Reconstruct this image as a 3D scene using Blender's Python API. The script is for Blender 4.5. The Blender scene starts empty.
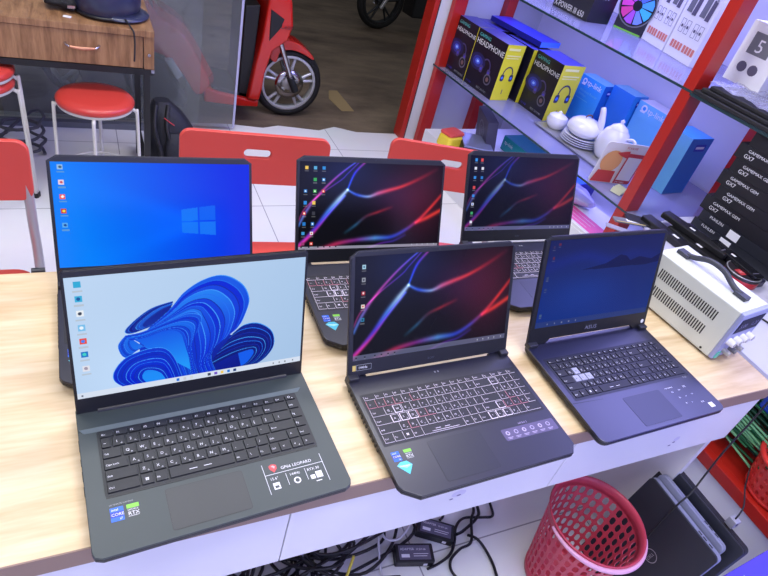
import bpy, math, random
import numpy as np
from mathutils import Vector, Matrix
random.seed(7)
S=bpy.context.scene
COL=S.collection
pi=math.pi
def rad(a): return math.radians(a)
def s2l(c):
    return tuple(((v/255)/12.92 if v/255<=.04045 else (((v/255)+.055)/1.055)**2.4) for v in c)

# ---------------------------------------------------------------- materials
MATS={}
def mat(name,rgb=(128,128,128),rough=.5,metal=0,emit=0,alpha=1,trans=0,spec=.5,coat=0,bump=None,vary=None):
    if name in MATS: return MATS[name]
    m=bpy.data.materials.new(name); m.use_nodes=True; nt=m.node_tree
    b=nt.nodes['Principled BSDF']; c=s2l(rgb)+(1,)
    b.inputs['Base Color'].default_value=c
    b.inputs['Roughness'].default_value=rough; b.inputs['Metallic'].default_value=metal
    b.inputs['Specular IOR Level'].default_value=spec
    b.inputs['Coat Weight'].default_value=coat
    b.inputs['Alpha'].default_value=alpha
    b.inputs['Transmission Weight'].default_value=trans
    if emit:
        b.inputs['Emission Color'].default_value=c; b.inputs['Emission Strength'].default_value=emit
    if vary:                                   # (scale, amount) colour variation
        sc,am=vary
        tc=nt.nodes.new('ShaderNodeTexCoord'); n=nt.nodes.new('ShaderNodeTexNoise'); n.inputs['Scale'].default_value=sc; n.inputs['Detail'].default_value=5
        mx=nt.nodes.new('ShaderNodeMix'); mx.data_type='RGBA'
        mx.inputs[6].default_value=tuple(v*(1-am) for v in c[:3])+(1,); mx.inputs[7].default_value=tuple(min(1,v*(1+am)) for v in c[:3])+(1,)
        nt.links.new(tc.outputs['Object'],n.inputs['Vector']); nt.links.new(n.outputs['Fac'],mx.inputs[0]); nt.links.new(mx.outputs[2],b.inputs['Base Color'])
    if bump:
        sc,st=bump
        tc=nt.nodes.new('ShaderNodeTexCoord'); n=nt.nodes.new('ShaderNodeTexNoise'); n.inputs['Scale'].default_value=sc
        bp=nt.nodes.new('ShaderNodeBump'); bp.inputs['Strength'].default_value=st; bp.inputs['Distance'].default_value=.01
        nt.links.new(tc.outputs['Object'],n.inputs['Vector']); nt.links.new(n.outputs['Fac'],bp.inputs['Height']); nt.links.new(bp.outputs['Normal'],b.inputs['Normal'])
    MATS[name]=m; return m
def nodes_of(name):
    m=bpy.data.materials.new(name); m.use_nodes=True; MATS[name]=m
    return m,m.node_tree,m.node_tree.nodes['Principled BSDF']
def wood(name,c1,c2,c3,scale,stretch,rough):
    m,nt,b=nodes_of(name); N=nt.nodes.new; L=nt.links.new
    tc=N('ShaderNodeTexCoord'); mp=N('ShaderNodeMapping'); mp.inputs['Scale'].default_value=stretch
    n1=N('ShaderNodeTexNoise'); n1.inputs['Scale'].default_value=scale; n1.inputs['Detail'].default_value=6; n1.inputs['Distortion'].default_value=.6
    n2=N('ShaderNodeTexNoise'); n2.inputs['Scale'].default_value=scale*6; n2.inputs['Detail'].default_value=4
    ad=N('ShaderNodeMath'); ad.operation='MULTIPLY_ADD'; ad.inputs[1].default_value=.35
    r=N('ShaderNodeValToRGB'); e=r.color_ramp.elements
    e[0].position=.45; e[0].color=s2l(c1)+(1,); e[1].position=.85; e[1].color=s2l(c3)+(1,)
    k=e.new(.64); k.color=s2l(c2)+(1,)
    L(tc.outputs['Object'],mp.inputs['Vector']); L(mp.outputs['Vector'],n1.inputs['Vector']); L(mp.outputs['Vector'],n2.inputs['Vector'])
    L(n2.outputs['Fac'],ad.inputs[0]); L(n1.outputs['Fac'],ad.inputs[2]); L(ad.outputs[0],r.inputs['Fac']); L(r.outputs['Color'],b.inputs['Base Color'])
    b.inputs['Roughness'].default_value=rough
    return m
M_OAK=wood('pale_oak_laminate',(192,164,122),(208,184,144),(220,200,164),2.2,(1.2,11,8),.42)
M_WALNUT=wood('walnut_laminate',(112,78,50),(140,102,68),(164,124,86),5,(9,1.5,1),.45)
M_EDGE=mat('brown_edge_band',(140,115,100),.5)
M_WHITE=mat('white_laminate',(222,222,228),.35)
M_BLK=mat('black_plastic',(20,20,23),.42)
M_BLK2=mat('matte_black',(26,26,30),.6)
M_DKMET=mat('dark_metal',(60,62,66),.35,.6)
M_CHROME=mat('chrome',(200,200,205),.2,1)
M_SILVER=mat('silver_paint',(176,176,178),.35,.5)
M_CREAM=mat('cream_paint',(205,203,196),.4)
M_RED=mat('red_plastic',(208,76,66),.34)
M_REDV=mat('red_vinyl',(196,62,54),.3)
M_REDP=mat('red_paint',(172,34,24),.3,coat=.2)
M_WTXT=mat('white_print',(225,225,228),.5)
M_GTXT=mat('grey_print',(150,152,155),.5)
M_GLOW=mat('key_backlight_white',(214,204,222),.5,emit=.4)
M_GLOWR=mat('key_backlight_pink',(224,150,170),.5,emit=.3)
M_PAPER=mat('white_paper',(230,230,232),.7)
M_GREY=mat('grey_plastic',(112,114,120),.5)

# ---------------------------------------------------------------- mesh builder
class MB:
    def __init__(s): s.v=[];s.f=[];s.mi=[];s.sm=[];s.mats=[];s.M=Matrix.Identity(4);s.cur=0
    def mat(s,m):
        if m not in s.mats: s.mats.append(m)
        s.cur=s.mats.index(m); return s
    def frame(s,o=(0,0,0),x=(1,0,0),y=(0,1,0),z=None):
        x=Vector(x).normalized(); y=Vector(y).normalized(); z=Vector(z).normalized() if z is not None else x.cross(y)
        s.M=Matrix(((x.x,y.x,z.x,o[0]),(x.y,y.y,z.y,o[1]),(x.z,y.z,z.z,o[2]),(0,0,0,1))); return s
    def rz(s,o,a): return s.frame(o,(math.cos(a),math.sin(a),0),(-math.sin(a),math.cos(a),0))
    def cut(s):
        s.parts=getattr(s,'parts',[])+[(s.v,s.f,s.mi,s.sm)]; s.v=[];s.f=[];s.mi=[];s.sm=[]; return s
    def build_all(s,name,parent):
        s.cut()
        for q in s.parts:
            if q[0]: s.v,s.f,s.mi,s.sm=q; s.build(name,parent)
    def add(s,vs,fs,smooth=False):
        b=len(s.v); s.v+=[tuple(s.M@Vector(p)) for p in vs]
        for f in fs: s.f.append(tuple(b+i for i in f)); s.mi.append(s.cur); s.sm.append(smooth)
        return s
    def box(s,x0,x1,y0,y1,z0,z1):
        return s.add([(x0,y0,z0),(x1,y0,z0),(x1,y1,z0),(x0,y1,z0),(x0,y0,z1),(x1,y0,z1),(x1,y1,z1),(x0,y1,z1)],
          [(0,3,2,1),(4,5,6,7),(0,1,5,4),(1,2,6,5),(2,3,7,6),(3,0,4,7)])
    def cbox(s,c,d): return s.box(c[0]-d[0]/2,c[0]+d[0]/2,c[1]-d[1]/2,c[1]+d[1]/2,c[2]-d[2]/2,c[2]+d[2]/2)
    def taper(s,x0,x1,y0,y1,z0,z1,i):
        return s.add([(x0,y0,z0),(x1,y0,z0),(x1,y1,z0),(x0,y1,z0),(x0+i,y0+i,z1),(x1-i,y0+i,z1),(x1-i,y1-i,z1),(x0+i,y1-i,z1)],
          [(0,3,2,1),(4,5,6,7),(0,1,5,4),(1,2,6,5),(2,3,7,6),(3,0,4,7)])
    def prism(s,poly,z0,z1,top=None,smooth=False):
        n=len(poly); t=top or poly
        vs=[(p[0],p[1],z0) for p in poly]+[(p[0],p[1],z1) for p in t]
        return s.add(vs,[tuple(range(n-1,-1,-1)),tuple(range(n,2*n))]+[(i,(i+1)%n,n+(i+1)%n,n+i) for i in range(n)])
    def flat(s,poly,z=0): return s.add([(p[0],p[1],z) for p in poly],[tuple(range(len(poly)))])
    def cyl(s,p0,p1,r0,r1=None,n=16,cap=True):
        r1=r0 if r1 is None else r1; p0=Vector(p0);p1=Vector(p1); d=(p1-p0).normalized()
        a=d.orthogonal().normalized(); b=d.cross(a); vs=[]
        for p,r in((p0,r0),(p1,r1)):
            for i in range(n): t=2*pi*i/n; vs.append(p+(a*math.cos(t)+b*math.sin(t))*r)
        s.add(vs,[(i,(i+1)%n,n+(i+1)%n,n+i) for i in range(n)],True)
        if cap: s.add(vs,[tuple(range(n-1,-1,-1)),tuple(range(n,2*n))])
        return s
    def tube(s,pts,r,n=8,closed=False,flatten=None):
        pts=[Vector(p) for p in pts]; m=len(pts); vs=[]; up=None
        rr=r if isinstance(r,(list,tuple)) else [r]*m
        for i,p in enumerate(pts):
            if closed: d=(pts[(i+1)%m]-pts[i-1])
            else: d=pts[min(i+1,m-1)]-pts[max(i-1,0)]
            if d.length<1e-9: d=Vector((0,0,1))
            d.normalize()
            a=(up-d*up.dot(d)) if up is not None else d.orthogonal()
            if a.length<1e-6: a=d.orthogonal()
            a.normalize(); up=a; b=d.cross(a)
            for k in range(n): t=2*pi*k/n; vs.append(p+(a*math.cos(t)+b*math.sin(t))*rr[i])
        fs=[]
        for i in range(m if closed else m-1):
            for k in range(n): j=(i+1)%m; fs.append((i*n+k,i*n+(k+1)%n,j*n+(k+1)%n,j*n+k))
        s.add(vs,fs,True)
        if not closed: s.add(vs[:n]+vs[-n:],[tuple(range(n-1,-1,-1)),tuple(range(n,2*n))])
        return s
    def lathe(s,prof,n=32,c=(0,0,0),cap0=False,cap1=False,sx=1,sy=1):
        vs=[];m=len(prof)
        for r,z in prof:
            for k in range(n): t=2*pi*k/n; vs.append((c[0]+r*math.cos(t)*sx,c[1]+r*math.sin(t)*sy,c[2]+z))
        fs=[(i*n+k,i*n+(k+1)%n,(i+1)*n+(k+1)%n,(i+1)*n+k) for i in range(m-1) for k in range(n)]
        s.add(vs,fs,True)
        if cap0: s.add(vs[:n],[tuple(range(n-1,-1,-1))])
        if cap1: s.add(vs[-n:],[tuple(range(n))])
        return s
    def loft(s,rings,cap=True,smooth=True):
        n=len(rings[0]); vs=[p for r in rings for p in r]
        s.add(vs,[(i*n+k,i*n+(k+1)%n,(i+1)*n+(k+1)%n,(i+1)*n+k) for i in range(len(rings)-1) for k in range(n)],smooth)
        if cap: s.add(list(rings[0])+list(rings[-1]),[tuple(range(n-1,-1,-1)),tuple(range(n,2*n))])
        return s
    def text(s,t,x,y,size,z=0,align='l',sx=1.0):
        vs,fs,w=text_data(t)
        dx={'l':0,'c':-w/2,'r':-w}[align]
        return s.add([(x+(p[0]+dx)*size*sx,y+p[1]*size,z) for p in vs],fs)
    def build(s,name,parent=None,bevel=0,seg=2,sub=0,solid=0):
        me=bpy.data.meshes.new(name); me.from_pydata(s.v,[],s.f); 
        for m in s.mats: me.materials.append(m)
        me.polygons.foreach_set('material_index',s.mi); me.polygons.foreach_set('use_smooth',s.sm); me.update()
        o=bpy.data.objects.new(name,me); COL.objects.link(o)
        if parent is not None: o.parent=parent
        if solid:
            k=o.modifiers.new('solid','SOLIDIFY'); k.thickness=solid; k.offset=0
        if bevel:
            k=o.modifiers.new('bevel','BEVEL'); k.width=bevel; k.segments=seg; k.limit_method='ANGLE'; k.angle_limit=rad(40)
        if sub:
            k=o.modifiers.new('sub','SUBSURF'); k.levels=sub; k.render_levels=sub
        return o
TX={}
def text_data(t):
    if t in TX: return TX[t]
    cu=bpy.data.curves.new('t','FONT'); cu.body=t; cu.size=1; cu.resolution_u=2; cu.fill_mode='FRONT'
    o=bpy.data.objects.new('t',cu); COL.objects.link(o)
    dg=bpy.context.evaluated_depsgraph_get(); me=bpy.data.meshes.new_from_object(o.evaluated_get(dg))
    vs=[(v.co.x,v.co.y) for v in me.vertices]; fs=[tuple(p.vertices) for p in me.polygons]
    w=max([v[0] for v in vs],default=0)
    bpy.data.objects.remove(o); bpy.data.curves.remove(cu); bpy.data.meshes.remove(me)
    TX[t]=(vs,fs,w); return TX[t]
def rrect(x0,x1,y0,y1,r,n=5):
    p=[]
    for cx,cy,a in((x1-r,y0+r,-90),(x1-r,y1-r,0),(x0+r,y1-r,90),(x0+r,y0+r,180)):
        for i in range(n+1): t=rad(a+90*i/n); p.append((cx+r*math.cos(t),cy+r*math.sin(t)))
    return p
def circ(cx,cy,r,n=24,ry=None): return [(cx+r*math.cos(2*pi*i/n),cy+(ry or r)*math.sin(2*pi*i/n)) for i in range(n)]
def thing(name,label,cat,loc=(0,0,0),rz=0,group=None):
    o=bpy.data.objects.new(name,None); COL.objects.link(o); o.location=loc; o.rotation_euler=(0,0,rz); o.empty_display_size=.05
    return tag(o,label,cat,group)
def tag(o,label,cat,group=None,kind=None):
    o['label']=label; o['category']=cat
    if group: o['group']=group
    if kind: o['kind']=kind
    return o
def struct(o): o['kind']='structure'; return o
def copy_tree(o,parent=None):
    c=o.copy(); COL.objects.link(c); c.parent=parent
    for ch in CH.get(o.name,[]): copy_tree(ch,c)
    return c
CH={}
def index_children(root):
    for o in bpy.data.objects:
        if o.parent is not None: CH.setdefault(o.parent.name,[])
    CH.clear()
    for o in bpy.data.objects:
        if o.parent is not None: CH.setdefault(o.parent.name,[]).append(o)
def spline(pts,k=8,closed=False):
    P=[np.array(p,float) for p in pts]; out=[]; n=len(P)
    rng=range(n) if closed else range(n-1)
    for i in rng:
        g=(lambda j:P[j%n]) if closed else (lambda j:P[min(max(j,0),n-1)])
        a,b,c,d=g(i-1),g(i),g(i+1),g(i+2)
        for t in np.arange(k)/k:
            out.append(.5*((2*b)+(c-a)*t+(2*a-5*b+4*c-d)*t*t+(-a+3*b-3*c+d)*t**3))
    if not closed: out.append(P[-1])
    return out

# ---------------------------------------------------------------- screen pictures, computed point by point
def glowline(img,X,Y,pts,cols,wid,pw=1.0,asp=1.778):
    P=np.array(spline([(p[0]*asp,p[1]) for p in pts],8)); C=np.array(cols,float)/255; Wd=np.array(wid,float); n=len(pts)-1
    XX=X*asp
    best=np.full(X.shape,9.);bc=np.zeros(X.shape+(3,))
    for i in range(len(P)-1):
        a,b=P[i],P[i+1]; d=b-a; L=d@d+1e-12
        t=np.clip(((XX-a[0])*d[0]+(Y-a[1])*d[1])/L,0,1)
        ds=np.hypot(XX-a[0]-t*d[0],Y-a[1]-t*d[1])
        g=(i+t)/(len(P)-1)*n; k=np.clip(g.astype(int),0,n-1); fr=g-k
        w=Wd[k]*(1-fr)+Wd[k+1]*fr; q=ds/w
        m=q<best; best=np.where(m,q,best)
        c=C[k]*(1-fr)[...,None]+C[k+1]*fr[...,None]; bc=np.where(m[...,None],c,bc)
    img+=bc**1.25*(np.exp(-best**2)*pw*.82)[...,None]
def fillpoly(img,X,Y,poly,col,a=1.0,col2=None,axis=None):
    poly=np.array(poly); x0,y0=poly.min(0);x1,y1=poly.max(0)
    ins=np.zeros(X.shape,bool); n=len(poly); j=n-1
    for i in range(n):
        xi,yi=poly[i];xj,yj=poly[j]
        if yi!=yj:
            c=((yi>Y)!=(yj>Y))&(X<(xj-xi)*(Y-yi)/(yj-yi)+xi); ins^=c
        j=i
    c=np.array(col,float)/255
    if col2 is not None:
        g=np.clip((X*axis[0]+Y*axis[1]-axis[2])/axis[3],0,1)[...,None]; cc=c*(1-g)+np.array(col2,float)/255*g
    else: cc=np.broadcast_to(c,img.shape)
    img[ins]=img[ins]*(1-a)+cc[ins]*a
def grid(nx,ny):
    x,y=np.meshgrid((np.arange(nx)+.5)/nx,(np.arange(ny)+.5)/ny); return x,y     # y down
def icon(img,X,Y,x,y,c,s=.014,c2=None,asp=1.778):
    m=(abs(X-x)*asp<s)&(abs(Y-y)<s); img[m]=np.array(c)/255
    if c2 is not None:
        m=(np.hypot((X-x)*asp,Y-y)<s*.55); img[m]=np.array(c2)/255
    m=(abs(X-x)*asp<s*1.3)&(abs(Y-y-s*2.1)<s*.28); img[m]=img[m]*.5+.35
def pic_streaks(icons,dim=1.0,taskbar=True):
    X,Y=grid(400,225); img=np.zeros(X.shape+(3,))
    img+=np.array((8,8,14))/255
    img+=np.exp(-((X-.3)**2/.06+(Y-.1)**2/.1))[...,None]*np.array((14,22,58))/255
    img+=np.exp(-((X-.85)**2/.04+(Y-.4)**2/.3))[...,None]*np.array((58,12,26))/255
    img+=np.exp(-((X-.62)**2/.03+(Y-.35)**2/.08))[...,None]*np.array((30,10,30))/255
    g=glowline
    g(img,X,Y,[(.37,-.01),(.30,.08),(.22,.2),(.12,.38),(.05,.55),(.0,.72)],[(80,110,240),(130,90,220),(200,80,190),(230,90,180),(150,140,240),(90,150,240)],[.008,.010,.012,.016,.018,.016],.9)
    g(img,X,Y,[(.39,-.01),(.31,.13),(.27,.2),(.14,.36),(.04,.52),(.0,.66)],[(150,60,200),(90,60,220),(110,60,220),(190,60,180),(220,70,160),(200,60,150)],[.008,.006,.007,.008,.009,.009],.7)
    g(img,X,Y,[(.43,-.01),(.36,.12),(.315,.31)],[(210,60,120),(60,60,235),(50,120,255)],[.012,.014,.010],.95)
    g(img,X,Y,[(.315,.31),(.26,.42),(.19,.56),(.12,.72),(.05,.86),(-.02,.97)],[(200,225,255),(190,225,250),(90,150,255),(90,70,230),(160,60,190),(150,40,120)],[.016,.030,.030,.022,.02,.018],1)
    g(img,X,Y,[(.30,.38),(.2,.58),(.1,.8),(0,.97)],[(60,80,240),(120,60,220),(220,60,150),(235,70,140)],[.012,.012,.016,.02],.8)
    g(img,X,Y,[(.315,.31),(.38,.365),(.46,.385),(.53,.345),(.6,.31),(.7,.26),(.82,.17),(.95,.05)],[(120,170,255),(60,110,255),(170,210,255),(230,120,160),(235,80,80),(220,60,30),(120,25,25),(40,10,20)],[.012,.018,.018,.026,.024,.020,.022,.026],.85)
    g(img,X,Y,[(.31,.81),(.38,.72),(.45,.62),(.53,.57),(.63,.51)],[(20,60,70),(60,130,170),(110,60,80),(190,45,45),(60,15,15)],[.02,.02,.02,.018,.02],.75)
    g(img,X,Y,[(.12,1.02),(.25,.94),(.38,.90),(.52,.88),(.64,.87),(.74,.79),(.84,.66),(.92,.52),(1,.36)],[(200,40,100),(220,60,110),(160,60,170),(110,180,255),(50,90,235),(70,80,200),(170,50,60),(220,60,35),(180,45,30)],[.028,.032,.026,.034,.028,.024,.022,.020,.020],.9)
    g(img,X,Y,[(.82,.70),(.9,.64),(1,.55)],[(200,50,60),(235,70,40),(235,75,40)],[.022,.028,.026],.85)
    g(img,X,Y,[(.45,1.02),(.56,.95),(.66,.92),(.74,.85)],[(150,50,200),(140,50,190),(70,60,190),(40,40,120)],[.016,.014,.016,.02],.7)
    img=np.clip(img,0,1)*dim
    for (x,y,c,c2) in icons: icon(img,X,Y,x,y,c,.018,c2)
    if taskbar:
        m=Y>(.965 if taskbar=='pale' else .945); img[m]=img[m]*.3+(np.array((175,172,192))*.8 if taskbar=='pale' else np.array((112,116,150))*.75)/255
        for x in(.02,.07,.13,.17,.21,.25): icon(img,X,Y,x,.972,(40,45,60),.008)
        for x in(.8,.84,.88,.92,.97): icon(img,X,Y,x,.972,(190,195,215),.006)
    return img
IC=[(240,200,90),(90,170,220),(50,140,220),(60,170,90),(220,70,60),(230,230,235),(40,120,200),(240,140,60)]
ic_mid=[(x,.07,IC[i],None) for i,x in enumerate((.045,.10,.155))]+[(.10,.2,IC[3],None),(.155,.2,IC[2],(230,240,255))]+[(.04,.33,IC[6],(220,240,255)),(.10,.33,(70,190,80),(240,255,240)),(.155,.33,IC[4],(255,220,210))]+[(.04,.46,IC[2],None),(.095,.46,IC[0],None),(.035,.58,IC[4],(250,240,230)),(.095,.58,(60,60,70),None),(.035,.7,IC[6],None),(.09,.7,IC[6],(220,240,255)),(.03,.81,(60,150,210),None),(.085,.81,IC[5],IC[4]),(.03,.93,(150,60,110),None),(.085,.93,IC[4],(250,220,220))]
ic_front=[(.05,.1,(170,205,225),(60,120,150)),(.05,.22,(150,155,165),(60,60,75)),(.05,.345,(170,40,50),(235,210,210)),(.05,.47,(230,225,215),(215,90,60)),(.05,.6,(50,130,170),(20,60,90))]
ic_right=[(.05,.06,IC[2],None),(.10,.06,IC[4],None),(.05,.17,IC[5],None),(.11,.17,IC[5],None),(.05,.29,IC[2],None),(.11,.29,IC[6],None),(.05,.42,IC[4],None),(.05,.53,IC[2],None),(.05,.64,IC[5],IC[6]),(.05,.76,IC[3],None),(.05,.88,IC[5],None)]
def pic_plainblue():
    X,Y=grid(320,180); img=np.zeros(X.shape+(3,))
    a=np.array((0,126,250))/255; b=np.array((0,40,228))/255
    g=np.clip(X*1.15-.12+.12*(.5-Y),0,1)[...,None]; img+=a*(1-g)+b*g
    img+=(np.exp(-((X-.62)**2/.05+(Y-.6)**2/.03))*.06)[...,None]*np.array((.2,.9,1))
    # light beams from the window
    for s in(-1,1):
        glowline(img,X,Y,[(.66,.6+.02*s),(.4,.6+.22*s),(.1,.6+.38*s)],[(0,26,30),(0,16,16),(0,6,6)],[.06,.09,.14],.8)
    q=[[(.618+(x-.655)*1.09,.42+(y-.405)*.81) for x,y in k] for k in [((.655,.455),(.735,.43),(.735,.595),(.655,.6)),((.745,.427),(.825,.405),(.825,.592),(.745,.595)),((.655,.615),(.735,.612),(.735,.765),(.655,.745)),((.745,.612),(.825,.61),(.825,.79),(.745,.768))]]
    for i,p in enumerate(q): fillpoly(img,X,Y,p,(24,124,248) if i!=1 else (16,104,246),.85)
    for y,c,c2 in((.05,(150,190,225),(60,90,120)),(.19,(235,215,225),(200,80,100)),(.32,(240,90,70),(250,250,250)),(.455,(200,60,40),(240,220,70)),(.59,(90,170,235),(20,70,150))): icon(img,X,Y,.045,y,c,.022,c2)
    return np.clip(img,0,1)
def pic_ribbons():
    X,Y=grid(560,315); img=np.zeros(X.shape+(3,))
    g=np.clip(.55*X+.25*Y,0,1)[...,None]; img+=np.array((190,214,242))/255*(1-g)+np.array((158,190,226))/255*g
    img+=(np.exp(-((X-.25)**2/.05+(Y-.95)**2/.2))*.05)[...,None]
    def petal(outer,inner,n,c0,c1,edge=(62,152,250)):
        O=np.array(spline(outer,6)); I=np.array(spline(inner,6))
        m=min(len(O),len(I)); O=O[np.linspace(0,len(O)-1,60).astype(int)]; I=I[np.linspace(0,len(I)-1,60).astype(int)]
        fillpoly(img,X,Y,list(O),c1,1,c0,(.25,1,.35,.6))
        for k in range(n):
            t=k/n; e=O*(1-t)+I*t; e2=O*(1-t-.16/n)+I*(t+.16/n)
            f=.5+.5*math.sin(k*1.35)
            ca=np.array(c0)*(1-f)+np.array(c1)*f; cb=np.array(c1)*(1-.25*f)+np.array(c0)*.15*f
            poly=list(e)+list(I[::-1])
            fillpoly(img,X,Y,poly,edge if k%3==0 else ((30,110,240) if k%3==1 else (10,40,170)))
            poly=list(e2)+list(I[::-1])
            fillpoly(img,X,Y,poly,ca,1,cb,(.25,1,.35,.6))
    B0=(36,140,246); B1=(2,38,214); D=(8,20,130)
    fillpoly(img,X,Y,[(.26,.55),(.45,.42),(.62,.60),(.70,.68),(.80,.90),(.78,.95),(.25,.95)],(8,52,205),1,(5,20,130),(.6,.8,.6,.6))
    petal([(.402,.267),(.319,.303),(.256,.374),(.205,.466),(.225,.50),(.293,.47),(.38,.42)],[(.40,.30),(.36,.33),(.31,.39),(.29,.43),(.30,.45),(.33,.43),(.38,.41)],6,(30,110,235),D)
    petal([(.664,.614),(.715,.553),(.784,.558),(.847,.65),(.861,.782),(.83,.884),(.775,.95),(.7,.96)],[(.53,.925),(.583,.884),(.664,.828),(.744,.80),(.76,.83),(.747,.88),(.72,.93),(.68,.96)],7,(14,92,235),(4,16,120))
    petal([(.293,.481),(.382,.344),(.451,.201),(.537,.11),(.623,.094),(.701,.181),(.735,.313),(.721,.441),(.681,.578),(.598,.680),(.56,.80),(.58,.95)],[(.311,.497),(.411,.435),(.48,.43),(.50,.50),(.48,.58),(.47,.66),(.47,.72),(.475,.78),(.48,.84),(.49,.88),(.50,.92),(.51,.96)],12,B0,B1)
    petal([(.205,.507),(.173,.593),(.199,.70),(.27,.62),(.36,.54),(.42,.60),(.45,.74),(.47,.95)],[(.23,.53),(.22,.58),(.24,.64),(.29,.62),(.35,.60),(.38,.68),(.40,.80),(.43,.95)],6,(34,150,246),(4,60,220))
    petal([(.205,.507),(.26,.50),(.32,.47),(.40,.42),(.47,.39),(.52,.43),(.50,.56),(.475,.66),(.48,.80),(.50,.95)],[(.22,.56),(.29,.55),(.35,.52),(.40,.52),(.43,.56),(.44,.62),(.45,.70),(.46,.78),(.465,.86),(.47,.95)],8,(30,150,250),(2,44,214))
    petal([(.184,.96),(.147,.889),(.15,.802),(.199,.70),(.288,.65),(.359,.665),(.40,.77),(.43,.96)],[(.28,.96),(.26,.90),(.27,.85),(.29,.84),(.32,.86),(.34,.89),(.35,.92),(.36,.96)],7,(26,140,248),(2,30,205))
    m=Y>.95; img[m]=np.array((214,224,240))/255
    for x,c in((.41,(30,110,220)),(.44,(200,205,215)),(.47,(210,215,220)),(.55,(60,70,90)),(.58,(120,90,200)),(.61,(240,200,90)),(.64,(30,120,220)),(.67,(30,60,120))): icon(img,X,Y,x,.975,c,.012)
    for x in(.86,.89,.92,.96): icon(img,X,Y,x,.975,(70,75,90),.006)
    icon(img,X,Y,.02,.975,(60,70,90),.007)
    for y,c,c2 in((.06,(50,170,215),None),(.17,(60,175,220),(30,90,160)),(.285,(235,240,245),(60,70,90)),(.40,(120,190,235),(235,245,255)),(.51,(230,80,60),(70,130,240)),(.62,(30,120,200),(70,210,200)),(.74,(225,225,235),(160,150,170))): icon(img,X,Y,.045,y,c,.024,c2)
    return np.clip(img,0,1)
def pic_deepblue():
    X,Y=grid(280,158); img=np.zeros(X.shape+(3,))
    g=Y[...,None]; img+=np.array((28,40,120))/255*(1-g)+np.array((16,58,168))/255*g
    img+=(np.exp(-((X-.35)**2/.12+(Y-.62)**2/.07))*.12)[...,None]*np.array((.1,.5,1))
    glowline(img,X,Y,[(0,.30),(.3,.2),(.55,.28),(.75,.22),(1,.3)],[(0,6,40),(0,14,60),(0,10,50),(0,8,40),(0,4,30)],[.07]*5,.9)
    for pts in([(.62,.22),(.68,.24),(.72,.3),(.8,.26),(.92,.3),(1,.24),(1,.34),(.86,.37),(.7,.36),(.55,.37),(.3,.36),(.5,.31)],): fillpoly(img,X,Y,pts,(10,20,84),.7)
    m=Y>.93; img[m]=img[m]*.4+np.array((70,84,150))/255*.6
    for x in(.1,.16,.22,.28,.34): icon(img,X,Y,x,.965,(150,160,200),.008)
    for x,y,c in((.04,.08,(70,60,120)),(.08,.05,(130,50,90)),(.05,.2,(120,50,90)),(.03,.42,(70,90,150)),(.03,.55,(70,90,150)),(.03,.85,(90,120,170))): icon(img,X,Y,x,y,c,.014)
    return np.clip(img*.74,0,1)
def scr_mat():
    m,nt,b=nodes_of('lit_display'); a=nt.nodes.new('ShaderNodeAttribute'); a.attribute_name='picture'
    b.inputs['Base Color'].default_value=(.003,.003,.004,1); b.inputs['Roughness'].default_value=.25; b.inputs['Specular IOR Level'].default_value=.10
    nt.links.new(a.outputs['Color'],b.inputs['Emission Color']); b.inputs['Emission Strength'].default_value=SCREEN
    return m
SCREEN=1.0
M_SCR=scr_mat()
def picture_mesh(name,img,fn):
    ny,nx,_=img.shape
    gx,gy=np.meshgrid(np.arange(nx)/(nx-1),np.arange(ny)/(ny-1))
    vs=fn(gx.ravel(),gy.ravel())
    i=(np.arange(ny-1)[:,None]*nx+np.arange(nx-1)[None,:]).ravel()
    fs=np.stack([i,i+nx,i+nx+1,i+1],1)
    me=bpy.data.meshes.new(name); me.vertices.add(nx*ny); me.vertices.foreach_set('co',vs.astype(np.float32).ravel())
    nf=len(fs); me.loops.add(nf*4); me.loops.foreach_set('vertex_index',fs.astype(np.int32).ravel())
    me.polygons.add(nf); me.polygons.foreach_set('loop_start',np.arange(nf,dtype=np.int32)*4)
    me.update(calc_edges=True); me.materials.append(M_SCR)
    lin=np.where(img<=.04045,img/12.92,((img+.055)/1.055)**2.4)
    at=me.color_attributes.new('picture','FLOAT_COLOR','POINT')
    at.data.foreach_set('color',np.concatenate([lin.reshape(-1,3),np.ones((nx*ny,1))],1).astype(np.float32).ravel())
    return me
# ---------------------------------------------------------------- laptops
TZ=.75                                    # height of the tabletop
M_N_BODY=mat('nitro_body_black',(28,29,42),.34,spec=.6)
M_N_LID=mat('nitro_lid_black',(32,33,42),.45)
M_N_DECK=mat('nitro_key_deck',(22,22,30),.5)
M_KEY=mat('keycap_black',(20,21,32),.5)
M_KEYN=mat('keycap_nitro',(24,24,33),.5)
M_KEYL=mat('keycap_dark_matte',(28,30,33),.5)
M_L_BODY=mat('leopard_body_greygreen',(52,61,61),.42,.1)
M_L_TP=mat('leopard_touchpad',(42,46,48),.38)
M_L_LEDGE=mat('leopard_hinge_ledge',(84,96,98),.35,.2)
M_T_BODY=mat('tuf_body_led_tint',(19,21,46),.30,spec=.8)  # blue of the reflected LED light put into the body colour
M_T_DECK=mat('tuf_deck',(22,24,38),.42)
M_BEZ=mat('bezel_black',(16,17,21),.4)
M_TPL=mat('touchpad_line',(18,18,22),.4)
M_IB=mat('sticker_blue',(20,96,205),.4); M_IB2=mat('sticker_deep_blue',(16,48,170),.4)
M_NG=mat('sticker_green',(120,200,60),.4); M_NK=mat('sticker_dark',(62,66,66),.4)
M_DIA=mat('sticker_cyan',(70,190,205),.35); M_DIA2=mat('sticker_pale_cyan',(150,225,230),.35)
M_LABP=mat('label_violet_grey',(84,76,108),.4); M_LABT=mat('label_violet_print',(176,164,196),.5)
M_CLR=mat('clear_key',(150,152,172),.35)
M_DRED=mat('emblem_red',(196,60,66),.4); M_DRED2=mat('emblem_pale',(236,160,160),.4)
M_GOLD=mat('sticker_gold',(206,184,96),.4)

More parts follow.
